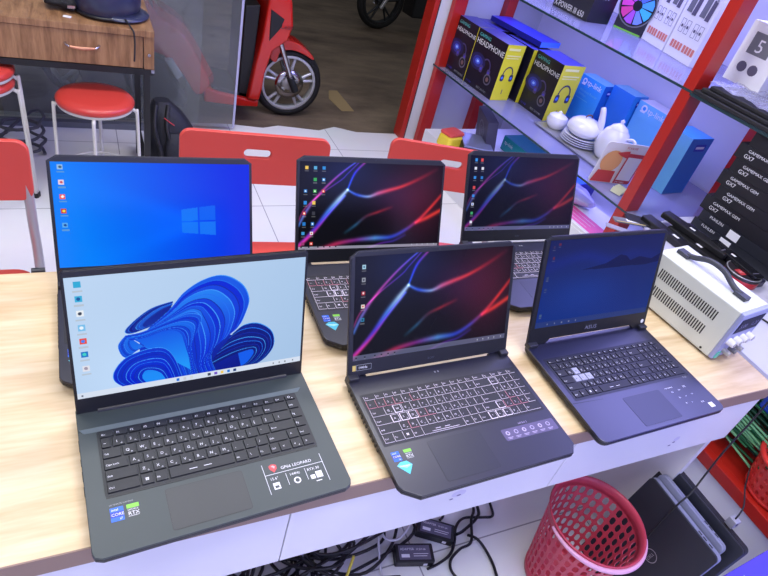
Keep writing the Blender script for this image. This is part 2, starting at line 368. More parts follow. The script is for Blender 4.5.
ROW_FULL=[ # (height, [(legend,width)...]) widths in units, every row adds to 19
 (.62,[('Esc',1.3)]+[(f'F{i}',1) for i in range(1,13)]+[('Del',1.3),('Pg',1.1),('Hm',1.1),('En',1.1),('Vm',1.1)]),
 (1,[('~',1)]+[(c,1) for c in '1234567890-=']+[('Back',2),('Num',1),('/',1),('*',1),('-',1)]),
 (1,[('Tab',1.5)]+[(c,1) for c in 'QWERTYUIOP[]']+[('\\',1.5),('7',1),('8',1),('9',1),('+',1)]),
 (1,[('Caps',1.8)]+[(c,1) for c in "ASDFGHJKL;'"]+[('Enter',2.2),('4',1),('5',1),('6',1),('+',1)]),
 (1,[('Shift',2.3)]+[(c,1) for c in 'ZXCVBNM,./']+[('Shift',1.7),('^',1),('1',1),('2',1),('3',1),('En',1)]),
 (1,[('Ctrl',1.15),('Fn',1.1),('WIN',1.1),('Alt',1.15),('SP',5.2),('Alt',1.1),('Fn',1),('Ctrl',1.2),('<',1),('v',1),('>',1),('0',1),('.',1),('En',2)])]
ROW_TKL=[ # 16 units
 (.62,[('Esc',1.1)]+[(f'F{i}',1) for i in range(1,13)]+[('Prt',.95),('Del',.95),('O',1)]),
 (1,[('~',.8)]+[(c,1) for c in '1234567890-=']+[('Bksp',2.2),('Hm',1)]),
 (1,[('Tab',1.4)]+[(c,1) for c in 'QWERTYUIOP[]']+[('\\',1.6),('Pg',1)]),
 (1,[('Caps Lock',1.75)]+[(c,1) for c in "ASDFGHJKL;'"]+[('Enter',2.25),('Pg',1)]),
 (1,[('Shift',2.3)]+[(c,1) for c in 'ZXCVBNM,./']+[('Shift',1.7),('^',1),('End',1)]),
 (1,[('Ctrl',2.3),('WIN',1),('Alt',1),('SP',5),('Alt',1),('\\',.95),('Fn',.95),('Ctrl',.8),('<',1),('v',1),('>',1)])]
KM={}
def key_mesh(leg,w,d,style,em):
    k=(leg,round(w,4),round(d,4),style,em)
    if k in KM: return KM[k]
    m=MB(); h=.0016; g=.0011
    a,b=g,w-g; c,e=g,d-g
    if style=='nitro':
        t=.00055 if not em else .0013
        m.mat(M_GLOW if (em or hash_row(leg)) else M_GLOWR).box(a,b,c,e,0,.0006)
        m.mat(M_KEYN).box(a+t,b-(t if em else .0001),c+t,e-(t if em else .0001),.0004,h)
        tm=M_GLOW
    elif style=='tuf':
        m.mat(M_CLR if em else M_KEY).taper(a,b,c,e,0,h,.0006); tm=M_WTXT if not em else M_KEY
    else:
        m.mat(M_KEYL).taper(a,b,c,e,0,h+.0004,.0006); h+=.0004; tm=M_WTXT
    m.mat(tm); z=h+.00005
    if leg=='WIN':
        q=.0019; ox,oy=w*.36,d*.38
        for i in(0,1):
            for j in(0,1): m.flat([(ox+i*(q+.0004),oy+j*(q+.0004)),(ox+i*(q+.0004)+q,oy+j*(q+.0004)),(ox+i*(q+.0004)+q,oy+j*(q+.0004)+q),(ox+i*(q+.0004),oy+j*(q+.0004)+q)],z)
    elif leg=='SP':
        m.box(w*.30,w*.42,d*.42,d*.47,h-.0002,z); m.box(w*.52,w*.64,d*.42,d*.47,h-.0002,z)
        if style=='nitro': m.box(w*.2,w*.84,d*.2,d*.24,h-.0002,z)
    elif len(leg)==1:
        sz=.0066 if style!='leo' else .0072
        m.text(leg,w*.28,d*.36,sz*.85,z)
        if leg.isalnum(): m.text('n' if leg in 'ADGJL' else 'o',w*.62,d*.2,.0042,z)
    else:
        m.text(leg,.0032 if w>.02 else .0026,d*.36,.0040 if len(leg)>2 else .0046,z)
    o=m.build('key'); me=o.data; bpy.data.objects.remove(o); KM[k]=me; return me
def hash_row(l): return l not in ('~','1','2','3','F','G','5','X')
def keyboard(root,rows,x0,x1,y0,y1,z,style,em,deckmat,gap=False,deckpad=.004):
    d=MB().mat(deckmat).prism(rrect(x0-deckpad,x1+deckpad,y0-deckpad,y1+deckpad,.003),z-.001,z+.0003)
    if style=='leo': d.mat(M_TPL).box(x0-.002,x1+.002,y0-.0055,y0-.0035,z-.0005,z+.0006)
    kb=d.build('keyboard',root)
    H=sum(r[0] for r in rows); ph=(y1-y0)/H; y=y1; n=0
    for ri,(rh,keys) in enumerate(rows):
        U=sum(k[1] for k in keys); pw=(x1-x0)/U; x=x0; y-=rh*ph
        for ki,(leg,w) in enumerate(keys):
            e=em(ri,ki,leg,len(keys))
            me=key_mesh(leg,w*pw,rh*ph,style,e)
            o=bpy.data.objects.new('key',me); COL.objects.link(o); o.parent=kb; o.location=(x,y,z+.0003)
            if n==0: o['label']='small escape key at the corner'
            elif leg=='SP': o['label']='long space bar'
            elif e: o['label']='key with a bright outline' if style=='nitro' else 'milky see-through key'
            x+=w*pw; n+=1
    return kb
def base_outline(W,D,style):
    w=W/2
    if style=='nitro': return [(-w+.030,0),(w-.015,0),(w-.0075,.009),(w,.018),(w,D-.004),(w-.004,D),(-w+.004,D),(-w,D-.004),(-w,.027),(-w+.004,.0185)]
    if style=='leo': return [(-w+.012,0),(w-.012,0),(w-.003,.004),(w,.012),(w,D-.006),(w-.004,D),(-w+.004,D),(-w,D-.006),(-w,.012),(-w+.003,.004)]
    p=rrect(-w,w,0,D,.016,5); return p
def stickers_cpu(root,x,y,z,s=.0145,cpu='i5'):
    m=MB().frame((0,0,z)); m.mat(M_IB).box(x,x+s,y,y+s*1.25,0,.0002)
    m.mat(M_IB2).box(x,x+s*.97,y+s*.35,y+s*.85,.0002,.0003)
    m.mat(M_WTXT).text('intel',x+s*.1,y+s*.93,s*.30,.0004).text('CORE',x+s*.06,y+s*.47,s*.36,.0004).text(cpu,x+s*.66,y+s*.08,s*.28,.0004)
    o=m.build('processor_sticker',root); o['label']='square blue sticker with white lettering'
def stickers_gpu(root,x,y,z,s=.0145):
    m=MB().frame((0,0,z)); m.mat(M_NK).box(x,x+s,y,y+s*1.25,0,.0002)
    m.mat(M_NG).box(x,x+s,y+s*.86,y+s*1.25,.0002,.0003)
    m.mat(M_WTXT).text('GEFORCE',x+s*.04,y+s*.64,s*.2,.0003).text('RTX',x+s*.06,y+s*.2,s*.48,.0003)
    m.box(x+.001,x+s-.001,y+s*.08,y+s*.11,.0002,.0003)
    o=m.build('graphics_sticker',root); o['label']='green and dark sticker reading RTX'
def lidframe(m,D,t): return m.frame((0,D-.012,.021),(1,0,0),(0,math.sin(t),math.cos(t)))
def laptop(style,label,x,y,rz,W,D,t,b,sw,sh,top,img,group=None,z=TZ):
    root=thing('laptop',label,'laptop',(x,y,z),rz,group)
    w=W/2; zt=.021; ft=.0035
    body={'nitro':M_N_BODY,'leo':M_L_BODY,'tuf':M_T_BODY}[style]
    # chassis
    out=base_outline(W,D,style)
    if style!='leo':                                     # the rear strip stops between the hinges
        D2=D-.010; hx=w-.040
        if style=='nitro': out=out[:5]+[(w-.001,D-.002),(hx,D-.002),(hx,D2),(-hx,D2),(-hx,D-.002),(-w+.001,D-.002)]+out[7:]
    cx=lambda p,k:(p[0]*k,D/2+(p[1]-D/2)*k)
    m=MB().mat(M_BLK).prism([cx(p,.972) for p in out],ft,.010,[cx(p,1) for p in out]); m.prism(out,.010,.0165)
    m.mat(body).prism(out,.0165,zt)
    if style=='nitro':                                   # cooling fins and ports down the left side
        m.mat(M_BLK)
        for i in range(14): m.box(-w-.0012,-w+.001,.10+i*.010,.106+i*.010,.007,.016)
    else:
        m.mat(M_DKMET)
        for yy,l in((.10,.014),(.125,.014),(.15,.010),(.175,.018)): m.box(-w-.0006,-w+.001,yy,yy+l,.008,.014)
    m.build('chassis',root,bevel=.0012)
    for sx in(-1,1):
        for yy in(.03,D-.04):
            f=MB().mat(M_BLK2).prism(rrect(sx*(w-.05)-.02,sx*(w-.05)+.02,yy-.005,yy+.005,.004,3),0,ft+.0003); f.build('rubber_foot',root)
    # keyboard, touchpad, stickers
    if style=='nitro':
        keyboard(root,ROW_FULL,-.1675,.1665,.103,.2065,zt,'nitro',lambda r,k,l,n:(l in 'WASD' and len(l)==1 and r in(2,3)) or l=='^' or l in('<','v','>') or (r==1 and l=='Num'),M_N_DECK)
        tp=(-.095,.0105,.012,.090)
        stickers_cpu(root,-.1665,.068,zt); stickers_gpu(root,-.1435,.068,zt)
        m=MB().frame((0,0,zt)).mat(M_DIA).flat([(-.166,.060),(-.158,.0655),(-.146,.0655),(-.139,.057),(-.151,.041)],.0002)
        m.mat(M_DIA2).flat([(-.166,.060),(-.139,.057),(-.151,.053)],.0003); m.mat(M_WTXT).text('Optimized',-.162,.0565,.0042,.0004)
        m.build('diamond_sticker',root)['label']='cyan diamond shaped sticker'
        m=MB().frame((0,0,zt)).mat(M_LABP).prism(rrect(.052,.172,.054,.0785,.003,2),0,.0002); m.mat(M_LABT).text('NITRO 5',.096,.0815,.0052,.0004)
        for i in range(6):
            cx_=.063+i*.0185; m.flat(circ(cx_,.069,.0045,10),.0003)
            m.mat(M_LABP).flat(circ(cx_,.069,.0032,8) if i%2 else [(cx_-.002,.067),(cx_+.002,.067),(cx_+.002,.071),(cx_-.002,.071)],.0004); m.mat(M_LABT)
            m.box(cx_-.006,cx_+.006,.0595,.0605,.0002,.0003); m.box(cx_-.005,cx_+.004,.0572,.0580,.0002,.0003)
        m.build('feature_label',root)['label']='violet label with white pictograms'
        m=MB().mat(M_GTXT).box(-.004,-.001,D-.030,D-.026,zt,zt+.0003); m.box(.003,.006,D-.030,D-.026,zt,zt+.0003); m.build('status_light',root)
    elif style=='leo':
        keyboard(root,ROW_TKL,-.153,.149,.0875,.193,zt,'leo',lambda r,k,l,n:False,mat('leopard_key_well',(24,28,32),.5),deckpad=.003)
        tp=(-.081,.026,.0105,.0735)
        stickers_cpu(root,-.153,.0455,zt,.0165,'i7'); stickers_gpu(root,-.1325,.0465,zt,.0155)
        MB().mat(M_GTXT).text('ULTIMATE GAMING',-.153,.0695,.0034,zt+.0002).build('small_print',root)
        # sloping ledge above the keys
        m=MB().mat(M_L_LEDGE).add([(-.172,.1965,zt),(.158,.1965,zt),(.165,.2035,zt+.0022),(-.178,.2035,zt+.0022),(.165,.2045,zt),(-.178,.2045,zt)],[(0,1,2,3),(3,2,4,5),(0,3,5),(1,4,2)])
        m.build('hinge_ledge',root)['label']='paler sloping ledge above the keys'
        m=MB().frame((0,0,zt)).mat(M_WTXT)
        m.box(.0565,.0572,.022,.073,.0001,.0003); m.box(.148,.1487,.020,.069,.0001,.0003); m.box(.0565,.148,.0535,.0542,.0001,.0003)
        m.box(.087,.0876,.030,.050,.0001,.0003); m.box(.117,.1176,.030,.050,.0001,.0003)
        m.text('GP66 LEOPARD',.083,.0585,.0072,.0003)
        m.text('15.6"',.062,.044,.0062,.0003).text('144Hz',.092,.044,.0062,.0003).text('RTX 30',.120,.044,.0062,.0003)
        m.box(.064,.074,.028,.039,.0001,.0003); m.flat(circ(.101,.034,.0055,12),.0003); m.box(.122,.129,.029,.036,.0001,.0003); m.box(.131,.141,.029,.040,.0001,.0003); m.box(.128,.137,.0235,.0248,.0001,.0003)
        m.mat(body).flat(circ(.101,.034,.0035,10),.0004); m.box(.066,.072,.030,.034,.0002,.0004)
        m.mat(M_DRED).flat([(.066,.068),(.070,.0705),(.074,.0705),(.078,.068),(.0775,.062),(.072,.056),(.0668,.062)],.0003); m.mat(M_DRED2).flat([(.069,.067),(.0725,.0685),(.0755,.066),(.0735,.0625),(.0715,.0655)],.0004)
        m.build('feature_label',root)['label']='white outlined print with a small red emblem'
    else:
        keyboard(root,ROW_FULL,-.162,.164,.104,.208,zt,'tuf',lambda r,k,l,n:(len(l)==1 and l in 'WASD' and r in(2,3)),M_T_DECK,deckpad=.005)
        tp=(-.055,.051,.010,.081)
        m=MB().frame((0,0,zt)).mat(M_WTXT).box(.146,.159,.012,.024,.0001,.0003)
        for i,(px,py,s) in enumerate(((.085,.066,.006),(.108,.068,.005),(.128,.072,.008),(.092,.050,.006),(.112,.050,.004),(.132,.052,.004),(.096,.034,.005),(.114,.034,.003))):
            m.text('HDMI'[i%4]+'ix'[i%2],px-.006,py,s,.0003)
        m.text('TUF GAMING',.070,.078,.004,.0003).text('RTX',.132,.028,.005,.0003)
        m.build('feature_label',root)['label']='scattered white pictograms and a small white sticker'
        m=MB().frame((0,0,zt)).mat(M_GTXT).text('TUF',.146,.094,.007,.0003); m.build('corner_print',root)
        m=MB().frame((0,0,zt)).mat(M_TPL); m.add([(-.178,.094,.0002),(-.10,.090,.0002),(-.10,.0907,.0002),(-.178,.096,.0002)],[(0,1,2,3)])
        m.build('palm_rest_groove',root)
    p=tp; m=MB().mat(M_TPL).prism(rrect(p[0]-.0007,p[1]+.0007,p[2]-.0007,p[3]+.0007,.004),zt,zt+.00012)
    m.mat({'nitro':mat('nitro_touchpad',(32,34,44),.35),'leo':M_L_TP,'tuf':mat('tuf_touchpad',(26,28,48),.3)}[style]).prism(rrect(*p,.0035),zt+.0001,zt+.0003)
    m.build('touchpad',root)
    # lid
    vt=b+sh+top; wl=w-.001
    lm={'nitro':M_N_LID,'leo':M_BEZ,'tuf':mat('tuf_lid',(26,28,42),.35,.2)}[style]
    if style=='nitro': ol=[(-wl,.001),(-wl+.020,.001),(-wl+.022,.0055),(wl-.022,.0055),(wl-.020,.001),(wl,.001),(wl,vt-.010),(wl-.014,vt),(-wl+.016,vt),(-wl,vt-.010)]
    elif style=='leo': ol=[(-wl,-.005),(wl,-.005),(wl,vt-.004),(wl-.004,vt),(-wl+.004,vt),(-wl,vt-.004)]
    else: ol=[(-wl,.001),(-wl+.050,.001),(-wl+.060,.011),(wl-.050,.011),(wl-.040,.001),(wl,.001),(wl,vt-.008),(wl-.012,vt),(-wl+.014,vt),(-wl,vt-.008)]
    m=lidframe(MB(),D,t).mat(lm).prism(ol,-.0065,-.0004)
    m.mat(M_BEZ).prism([(p[0]*.992,p[1]+(.0012 if p[1]<.03 else -.0016)) for p in ol],-.0006,.0004)
    lid=m.build('lid',root,bevel=.001)
    fr=lidframe(MB(),D,t).M
    def fn(gx,gy):
        u=(gx-.5)*sw; v=b+sh*(1-gy); P=np.stack([u,v,np.full_like(u,.0009)],1)
        R=np.array(fr.to_3x3()); return P@R.T+np.array(fr.translation)
    me=img if isinstance(img,bpy.types.Mesh) else picture_mesh('display',img,fn)
    sc=bpy.data.objects.new('screen',me); COL.objects.link(sc); sc.parent=lid
    sc['label']='lit display'
    m=lidframe(MB(),D,t).mat(M_DKMET).flat(circ(0,b+sh+top*.45,.0022,10),.0007); m.mat(M_BLK).flat(circ(0,b+sh+top*.45,.0012,8),.0008); m.build('webcam',lid)
    # hinges
    if style=='leo':
        m=MB().mat(M_BLK).cyl((-w+.03,D-.010,zt-.002),(w-.03,D-.010,zt-.002),.006); m.build('hinge',root)
    else:
        for sx in(-1,1):
            hw=.020 if style=='nitro' else .024
            c=sx*(w-hw/2-.0005); m=MB().mat(M_N_LID).box(c-hw/2,c+hw/2,D-.020,D-.003,zt-.004,zt+.0085); m.build('hinge',root,bevel=.002)
    if style=='nitro':
        m=lidframe(MB(),D,t).mat(M_BEZ).text('acer',-.012,b*.45,.009,.0006); m.mats[0]=mat('dim_logo',(70,72,84),.4); m.build('maker_mark',lid)
    if style=='tuf':
        m=lidframe(MB(),D,t).mat(mat('dim_logo2',(128,130,150),.4)).text('ASUS',-.020,b*.50,.0125,.0006,sx=1.25); m.build('maker_mark',lid)
        m=lidframe(MB(),D,t).mat(M_WTXT).flat(circ(.166,.018,.005,14),.0007); m.build('round_sticker',lid)['label']='small round white sticker'
    return root,lid
IMG_F=pic_streaks(ic_front,.95)
ribbons=laptop('leo','dark grey-green laptop at the front left, pale screen showing a curled blue ribbon flower',.1496,-.0218,.0564,.3594,.2483,.2721,.0262,.3486,.1963,.0105,pic_ribbons())[0]
nit,nlid=laptop('nitro','black front-row laptop with a gold badge under its dark streaked picture',.5773,-.052,.0266,.3590,.2609,.4344,.035,.3395,.1915,.0090,IMG_F)
tuf=laptop('tuf','black laptop tinted LED-blue beside the cream power supply, four milky keys, deep blue screen',.9961,-.0395,.026,.3604,.2656,.3374,.041,.3374,.1929,.0083,pic_deepblue())[0]
# rear row: the same model as the front middle one, copied part by part, each with its own picture
index_children(nit)
def set_screen(root,img,D0=.2609,t0=.4344,b=.035,sw=.3455,sh=.189):
    for c in CH2(root):
        if c.name.startswith('lid'):
            for d in CH2(c):
                if d.name.startswith('screen'):
                    fr=lidframe(MB(),D0,t0).M
                    def fn(gx,gy):
                        u=(gx-.5)*sw; v=b+sh*(1-gy); P=np.stack([u,v,np.full_like(u,.0009)],1)
                        return P@np.array(fr.to_3x3()).T+np.array(fr.translation)
                    d.data=picture_mesh('display',img,fn)
def CH2(o): return [c for c in bpy.data.objects if c.parent==o]
rear=[(.1153,.2579,.0049,'black laptop at the rear left, plain bright blue screen with a pale four-pane window mark',pic_plainblue()),
      (.5625,.2747,-.0223,'middle laptop of the rear row, three icon columns over red and blue streaks',pic_streaks(ic_mid,1.0,'pale')),
      (1.0197,.3246,-.015,'rear right laptop, dim streaked screen with two icon columns',pic_streaks(ic_right,.62,True)*.92+np.array((10,10,26))/255)]
for i,(x,y,r,lb,im) in enumerate(rear):
    c=copy_tree(nit); c.location=(x,y,TZ); c.rotation_euler=(0,0,r); c['label']=lb
    set_screen(c,im)
m=lidframe(MB(),.2609,.4344).mat(M_BLK).prism(rrect(-.171,-.131,.014,.0275,.001,1),.0004,.0007)
m.mat(M_GTXT).prism(rrect(-.1625,-.1320,.0150,.0265,.001,1),.0007,.0008); m.mat(M_BLK).prism(rrect(-.1618,-.1327,.0157,.0258,.001,1),.0008,.0009)
m.mat(M_GOLD).box(-.170,-.1635,.0155,.026,.0007,.0009); m.mat(M_WTXT).text('144Hz',-.1585,.0185,.0068,.001)
m.build('badge_sticker',nlid)['label']='gold and black badge under the screen'
# ---------------------------------------------------------------- the room
def tile_mat():
    m,nt,b=nodes_of('white_floor_tiles'); N=nt.nodes.new; L=nt.links.new
    g=N('ShaderNodeNewGeometry'); mp=N('ShaderNodeMapping'); mp.inputs['Location'].default_value=(-.145,-.156,0)
    br=N('ShaderNodeTexBrick'); br.offset=0; br.inputs['Scale'].default_value=1; br.inputs['Brick Width'].default_value=.6; br.inputs['Row Height'].default_value=.6
    br.inputs['Mortar Size'].default_value=.0022; br.inputs['Color1'].default_value=s2l((234,234,232))+(1,); br.inputs['Color2'].default_value=s2l((229,229,229))+(1,); br.inputs['Mortar'].default_value=s2l((160,160,162))+(1,)
    n=N('ShaderNodeTexNoise'); n.inputs['Scale'].default_value=3; n.inputs['Detail'].default_value=6
    mx=N('ShaderNodeMix'); mx.data_type='RGBA'; mx.blend_type='MULTIPLY'; mx.inputs[0].default_value=.14
    L(g.outputs['Position'],mp.inputs['Vector']); L(mp.outputs['Vector'],br.inputs['Vector']); L(g.outputs['Position'],n.inputs['Vector'])
    L(br.outputs['Color'],mx.inputs[6]); L(n.outputs['Color'],mx.inputs[7]); L(mx.outputs[2],b.inputs['Base Color']); b.inputs['Roughness'].default_value=.22
    return m
def asphalt():
    m,nt,b=nodes_of('worn_brown_road'); N=nt.nodes.new; L=nt.links.new
    g=N('ShaderNodeNewGeometry'); n=N('ShaderNodeTexNoise'); n.inputs['Scale'].default_value=1.6; n.inputs['Detail'].default_value=9; n.inputs['Roughness'].default_value=.65
    mp=N('ShaderNodeMapping'); mp.inputs['Scale'].default_value=(1,2.4,1)
    r=N('ShaderNodeValToRGB'); e=r.color_ramp.elements; e[0].position=.35; e[0].color=s2l((92,78,68))+(1,); e[1].position=.72; e[1].color=s2l((150,132,112))+(1,)
    L(g.outputs['Position'],mp.inputs['Vector']); L(mp.outputs['Vector'],n.inputs['Vector']); L(n.outputs['Fac'],r.inputs['Fac']); L(r.outputs['Color'],b.inputs['Base Color'])
    bp=N('ShaderNodeBump'); bp.inputs['Strength'].default_value=.5; bp.inputs['Distance'].default_value=.02
    n2=N('ShaderNodeTexNoise'); n2.inputs['Scale'].default_value=60; L(n2.outputs['Fac'],bp.inputs['Height']); L(bp.outputs['Normal'],b.inputs['Normal']); b.inputs['Roughness'].default_value=.55
    return m
M_TILE=tile_mat(); M_ROAD=asphalt()
edge=[(-3,2.90),(-.5,2.86),(.2,2.85),(.55,2.82),(.75,2.83),(.95,2.80),(1.05,2.84),(1.3,2.80),(1.42,2.86),(1.55,2.80),(1.8,2.80),(3.2,2.80)]
struct(MB().mat(M_TILE).prism([(3.2,-2.6),(3.2,2.8)]+edge[::-1][1:]+[(-3,-2.6)],-.1,0).build('floor'))
struct(MB().mat(M_ROAD).box(-9,9,2.4,12,-.22,-.12).build('floor_street'))
M_WALL=mat('white_wall',(200,202,206),.6); M_WALLB=mat('shelf_back_panel',(206,206,216),.4)
struct(MB().mat(mat('ceiling_white',(215,215,215),.8)).box(-3,3.2,-2.6,2.9,2.9,3.0).build('ceiling'))
struct(MB().mat(M_WALL).box(-3.1,-3,-2.6,2.9,0,2.9).build('wall_left'))
struct(MB().mat(M_WALL).box(-3,3.2,-2.7,-2.6,0,2.9).build('wall_back'))
struct(MB().mat(M_WALL).box(3.1,3.2,-2.6,2.8,0,2.9).build('wall_right'))
# front wall: white pier with two red strips beside the opening, and the wall that closes the shelf end
DX=-.093
struct(MB().mat(M_WALL).box(1.868,1.945,2.74,2.84,0,2.9).build('wall_front'))
struct(MB().mat(M_REDP).box(1.828,1.858,2.73,2.83,0,2.9).mat(M_DKMET).box(1.858,1.868,2.735,2.83,0,2.9).build('trim_1',bevel=.003))
struct(MB().mat(mat('grey_end_panel',(186,188,192),.5)).box(1.945,3.1,2.80,2.84,0,2.9).build('wall_front'))
struct(MB().mat(M_DKMET).box(-3,3.1,2.78,2.82,2.55,2.62).mat(M_WALL).box(-3,3.1,2.78,2.84,2.62,2.9).build('trim_2'))
# glass shop front: two sliding panes, thin rail
def glass(name,rgb,haze,rough=.02):
    m=bpy.data.materials.new(name); m.use_nodes=True; nt=m.node_tree; nt.nodes.clear(); N=nt.nodes.new; L=nt.links.new
    o=N('ShaderNodeOutputMaterial'); t=N('ShaderNodeBsdfTransparent'); t.inputs[0].default_value=s2l(rgb)+(1,)
    g=N('ShaderNodeBsdfGlossy'); g.inputs['Roughness'].default_value=rough; g.inputs['Color'].default_value=(1,1,1,1)
    f=N('ShaderNodeFresnel'); f.inputs[0].default_value=1.5; a=N('ShaderNodeMixShader'); L(f.outputs[0],a.inputs[0]); L(t.outputs[0],a.inputs[1]); L(g.outputs[0],a.inputs[2])
    d=N('ShaderNodeBsdfDiffuse'); d.inputs[0].default_value=s2l((205,212,214))+(1,); k=N('ShaderNodeMixShader'); k.inputs[0].default_value=haze
    L(a.outputs[0],k.inputs[1]); L(d.outputs[0],k.inputs[2]); L(k.outputs[0],o.inputs[0]); return m
M_GLS=glass('hazed_shop_glass',(232,238,238),.12); M_GEDGE=mat('glass_edge',(168,168,196),.25)  # pale diffuse haze mixed in, standing in for the room's reflection
for nm,x0,x1,y in(('window_1',-.35,.766,2.745),('window_2',-2.9,.585,2.775)):
    w=MB().mat(M_GLS).add([(x0,y,.02),(x1-.012,y,.02),(x1-.012,y,2.55),(x0,y,2.55)],[(0,1,2,3)])
    if nm=='window_1': w.mat(M_GEDGE).box(x1-.012,x1,y-.005,y+.005,.02,2.55)
    struct(w.build(nm))
struct(MB().mat(mat('grey_rail',(120,124,134),.3,.5)).box(-2.9,.50,2.70,2.735,0,.03).build('trim_3'))
# ceiling lamps
def lamp(x,y,L_,W_,en,col=(1,1,1),rz=0):
    t=thing('ceiling_light','white ceiling light panel above the sales table' if y<.6 else 'white ceiling light panel near the shop front','lamp',(x,y,2.9),rz,'ceiling light panels')
    MB().mat(M_WHITE).box(-L_/2-.03,L_/2+.03,-W_/2-.03,W_/2+.03,-.03,-.001).build('frame',t)
    MB().mat(mat('lit_diffuser',(255,255,255),.5,emit=5)).box(-L_/2,L_/2,-W_/2,W_/2,-.034,-.028).build('diffuser',t)
    l=bpy.data.lights.new('lamp_glow','AREA'); l.shape='RECTANGLE'; l.size=L_; l.size_y=W_; l.energy=en; l.color=col
    o=bpy.data.objects.new('lamp_glow',l); COL.objects.link(o); o.location=(x,y,2.855); o.rotation_euler=(0,0,rz)
for x,y in((-.7,-.6),(.9,-.3),(-.3,1.3),(1.2,1.4)): lamp(x,y,1.2,.3,22,(1,.985,.96))
def area(name,loc,rot,sx,sy,en,col):
    l=bpy.data.lights.new(name,'AREA'); l.shape='RECTANGLE'; l.size=sx; l.size_y=sy; l.energy=en; l.color=col
    o=bpy.data.objects.new(name,l); COL.objects.link(o); o.location=loc; o.rotation_euler=[rad(a) for a in rot]
# violet-blue neon strips: a lit sign on the back wall and strips under the shelves
area('neon_sign_glow',(.9,-2.5,1.7),(80,0,0),2.6,1.2,40,(.40,.42,1))
area('neon_right_glow',(2.9,-1.0,1.9),(0,75,15),.9,1.4,16,(.36,.34,1))
area('deck_sheen_glow',(2.62,.75,2.05),(0,78,5.3),.75,2.3,60,(.34,.34,1))  # unseen blue light, added for the sheen on the right laptop's deck
for nm,z,en in(('under_shelf_glow_upper',1.0,8),('under_shelf_glow_top',1.58,13),('under_shelf_glow_lower',.47,3.5)):
    area(nm,(2.32,1.9,z),(0,0,5.3),.12,1.5,en,(.33,.33,1))
area('under_shelf_glow_front',(2.5,.35,1.6),(0,15,0),.2,1.2,5,(.50,.50,1))
W=bpy.data.worlds.new('evening'); S.world=W; W.use_nodes=True
W.node_tree.nodes['Background'].inputs[0].default_value=(.55,.58,.62,1); W.node_tree.nodes['Background'].inputs[1].default_value=.30

# ---------------------------------------------------------------- sales table
T=thing('sales_table','long white table with pale oak top and brown front edge carrying the six laptops','table',(0,0,0))
TB=TZ-.0005
MB().mat(M_OAK).box(-.72,1.413,.001,.578,TB-.0375,TB).build('tabletop',T)
MB().mat(M_EDGE).box(-.72,1.413,-.0012,.0012,TB-.0375,TB-.0003).box(1.4125,1.4145,0,.578,TB-.0375,TB-.0003).build('edge_band',T)['label']='brown edge strip'
xs=[-.70,-.336,.2425,.8225,1.402]
for i in range(4):
    d=MB().mat(M_WHITE).box(xs[i]+.001,xs[i+1]-.001,.002,.020,.557,TB-.038).build('drawer',T,bevel=.0008)
    MB().mat(M_WHITE).box(xs[i]+.02,xs[i+1]-.02,.02,.42,.57,.58).box(xs[i]+.02,xs[i]+.032,.02,.42,.57,.68).box(xs[i+1]-.032,xs[i+1]-.02,.02,.42,.57,.68).build('drawer_box',d)
MB().mat(M_WHITE).box(1.384,1.404,.020,.565,0,TB-.038).build('side_panel',T)
MB().mat(M_WHITE).box(-.70,-.68,.020,.565,0,TB-.038).build('side_panel',T)
MB().mat(M_WHITE).box(-.68,1.384,.545,.563,.50,TB-.038).build('rear_rail',T)
m=MB().frame((0,.0018,0),(1,0,0),(0,0,1),(0,-1,0)).mat(mat('smudge',(110,104,140),.6))
for x,z,a in((.565,.615,.0045),(.5784,.624,.005),(1.168,.596,.005),(1.176,.606,.005)): m.cut().flat(circ(x,z,a,9,a*.55),.0002)
m.mat(mat('faint_smudge',(206,204,224),.6)).cut().flat(circ(.577,.630,.016,12,.011),.0001).cut().flat(circ(1.178,.618,.010,12,.009),.0001)
m.build_all('worn_mark',T)

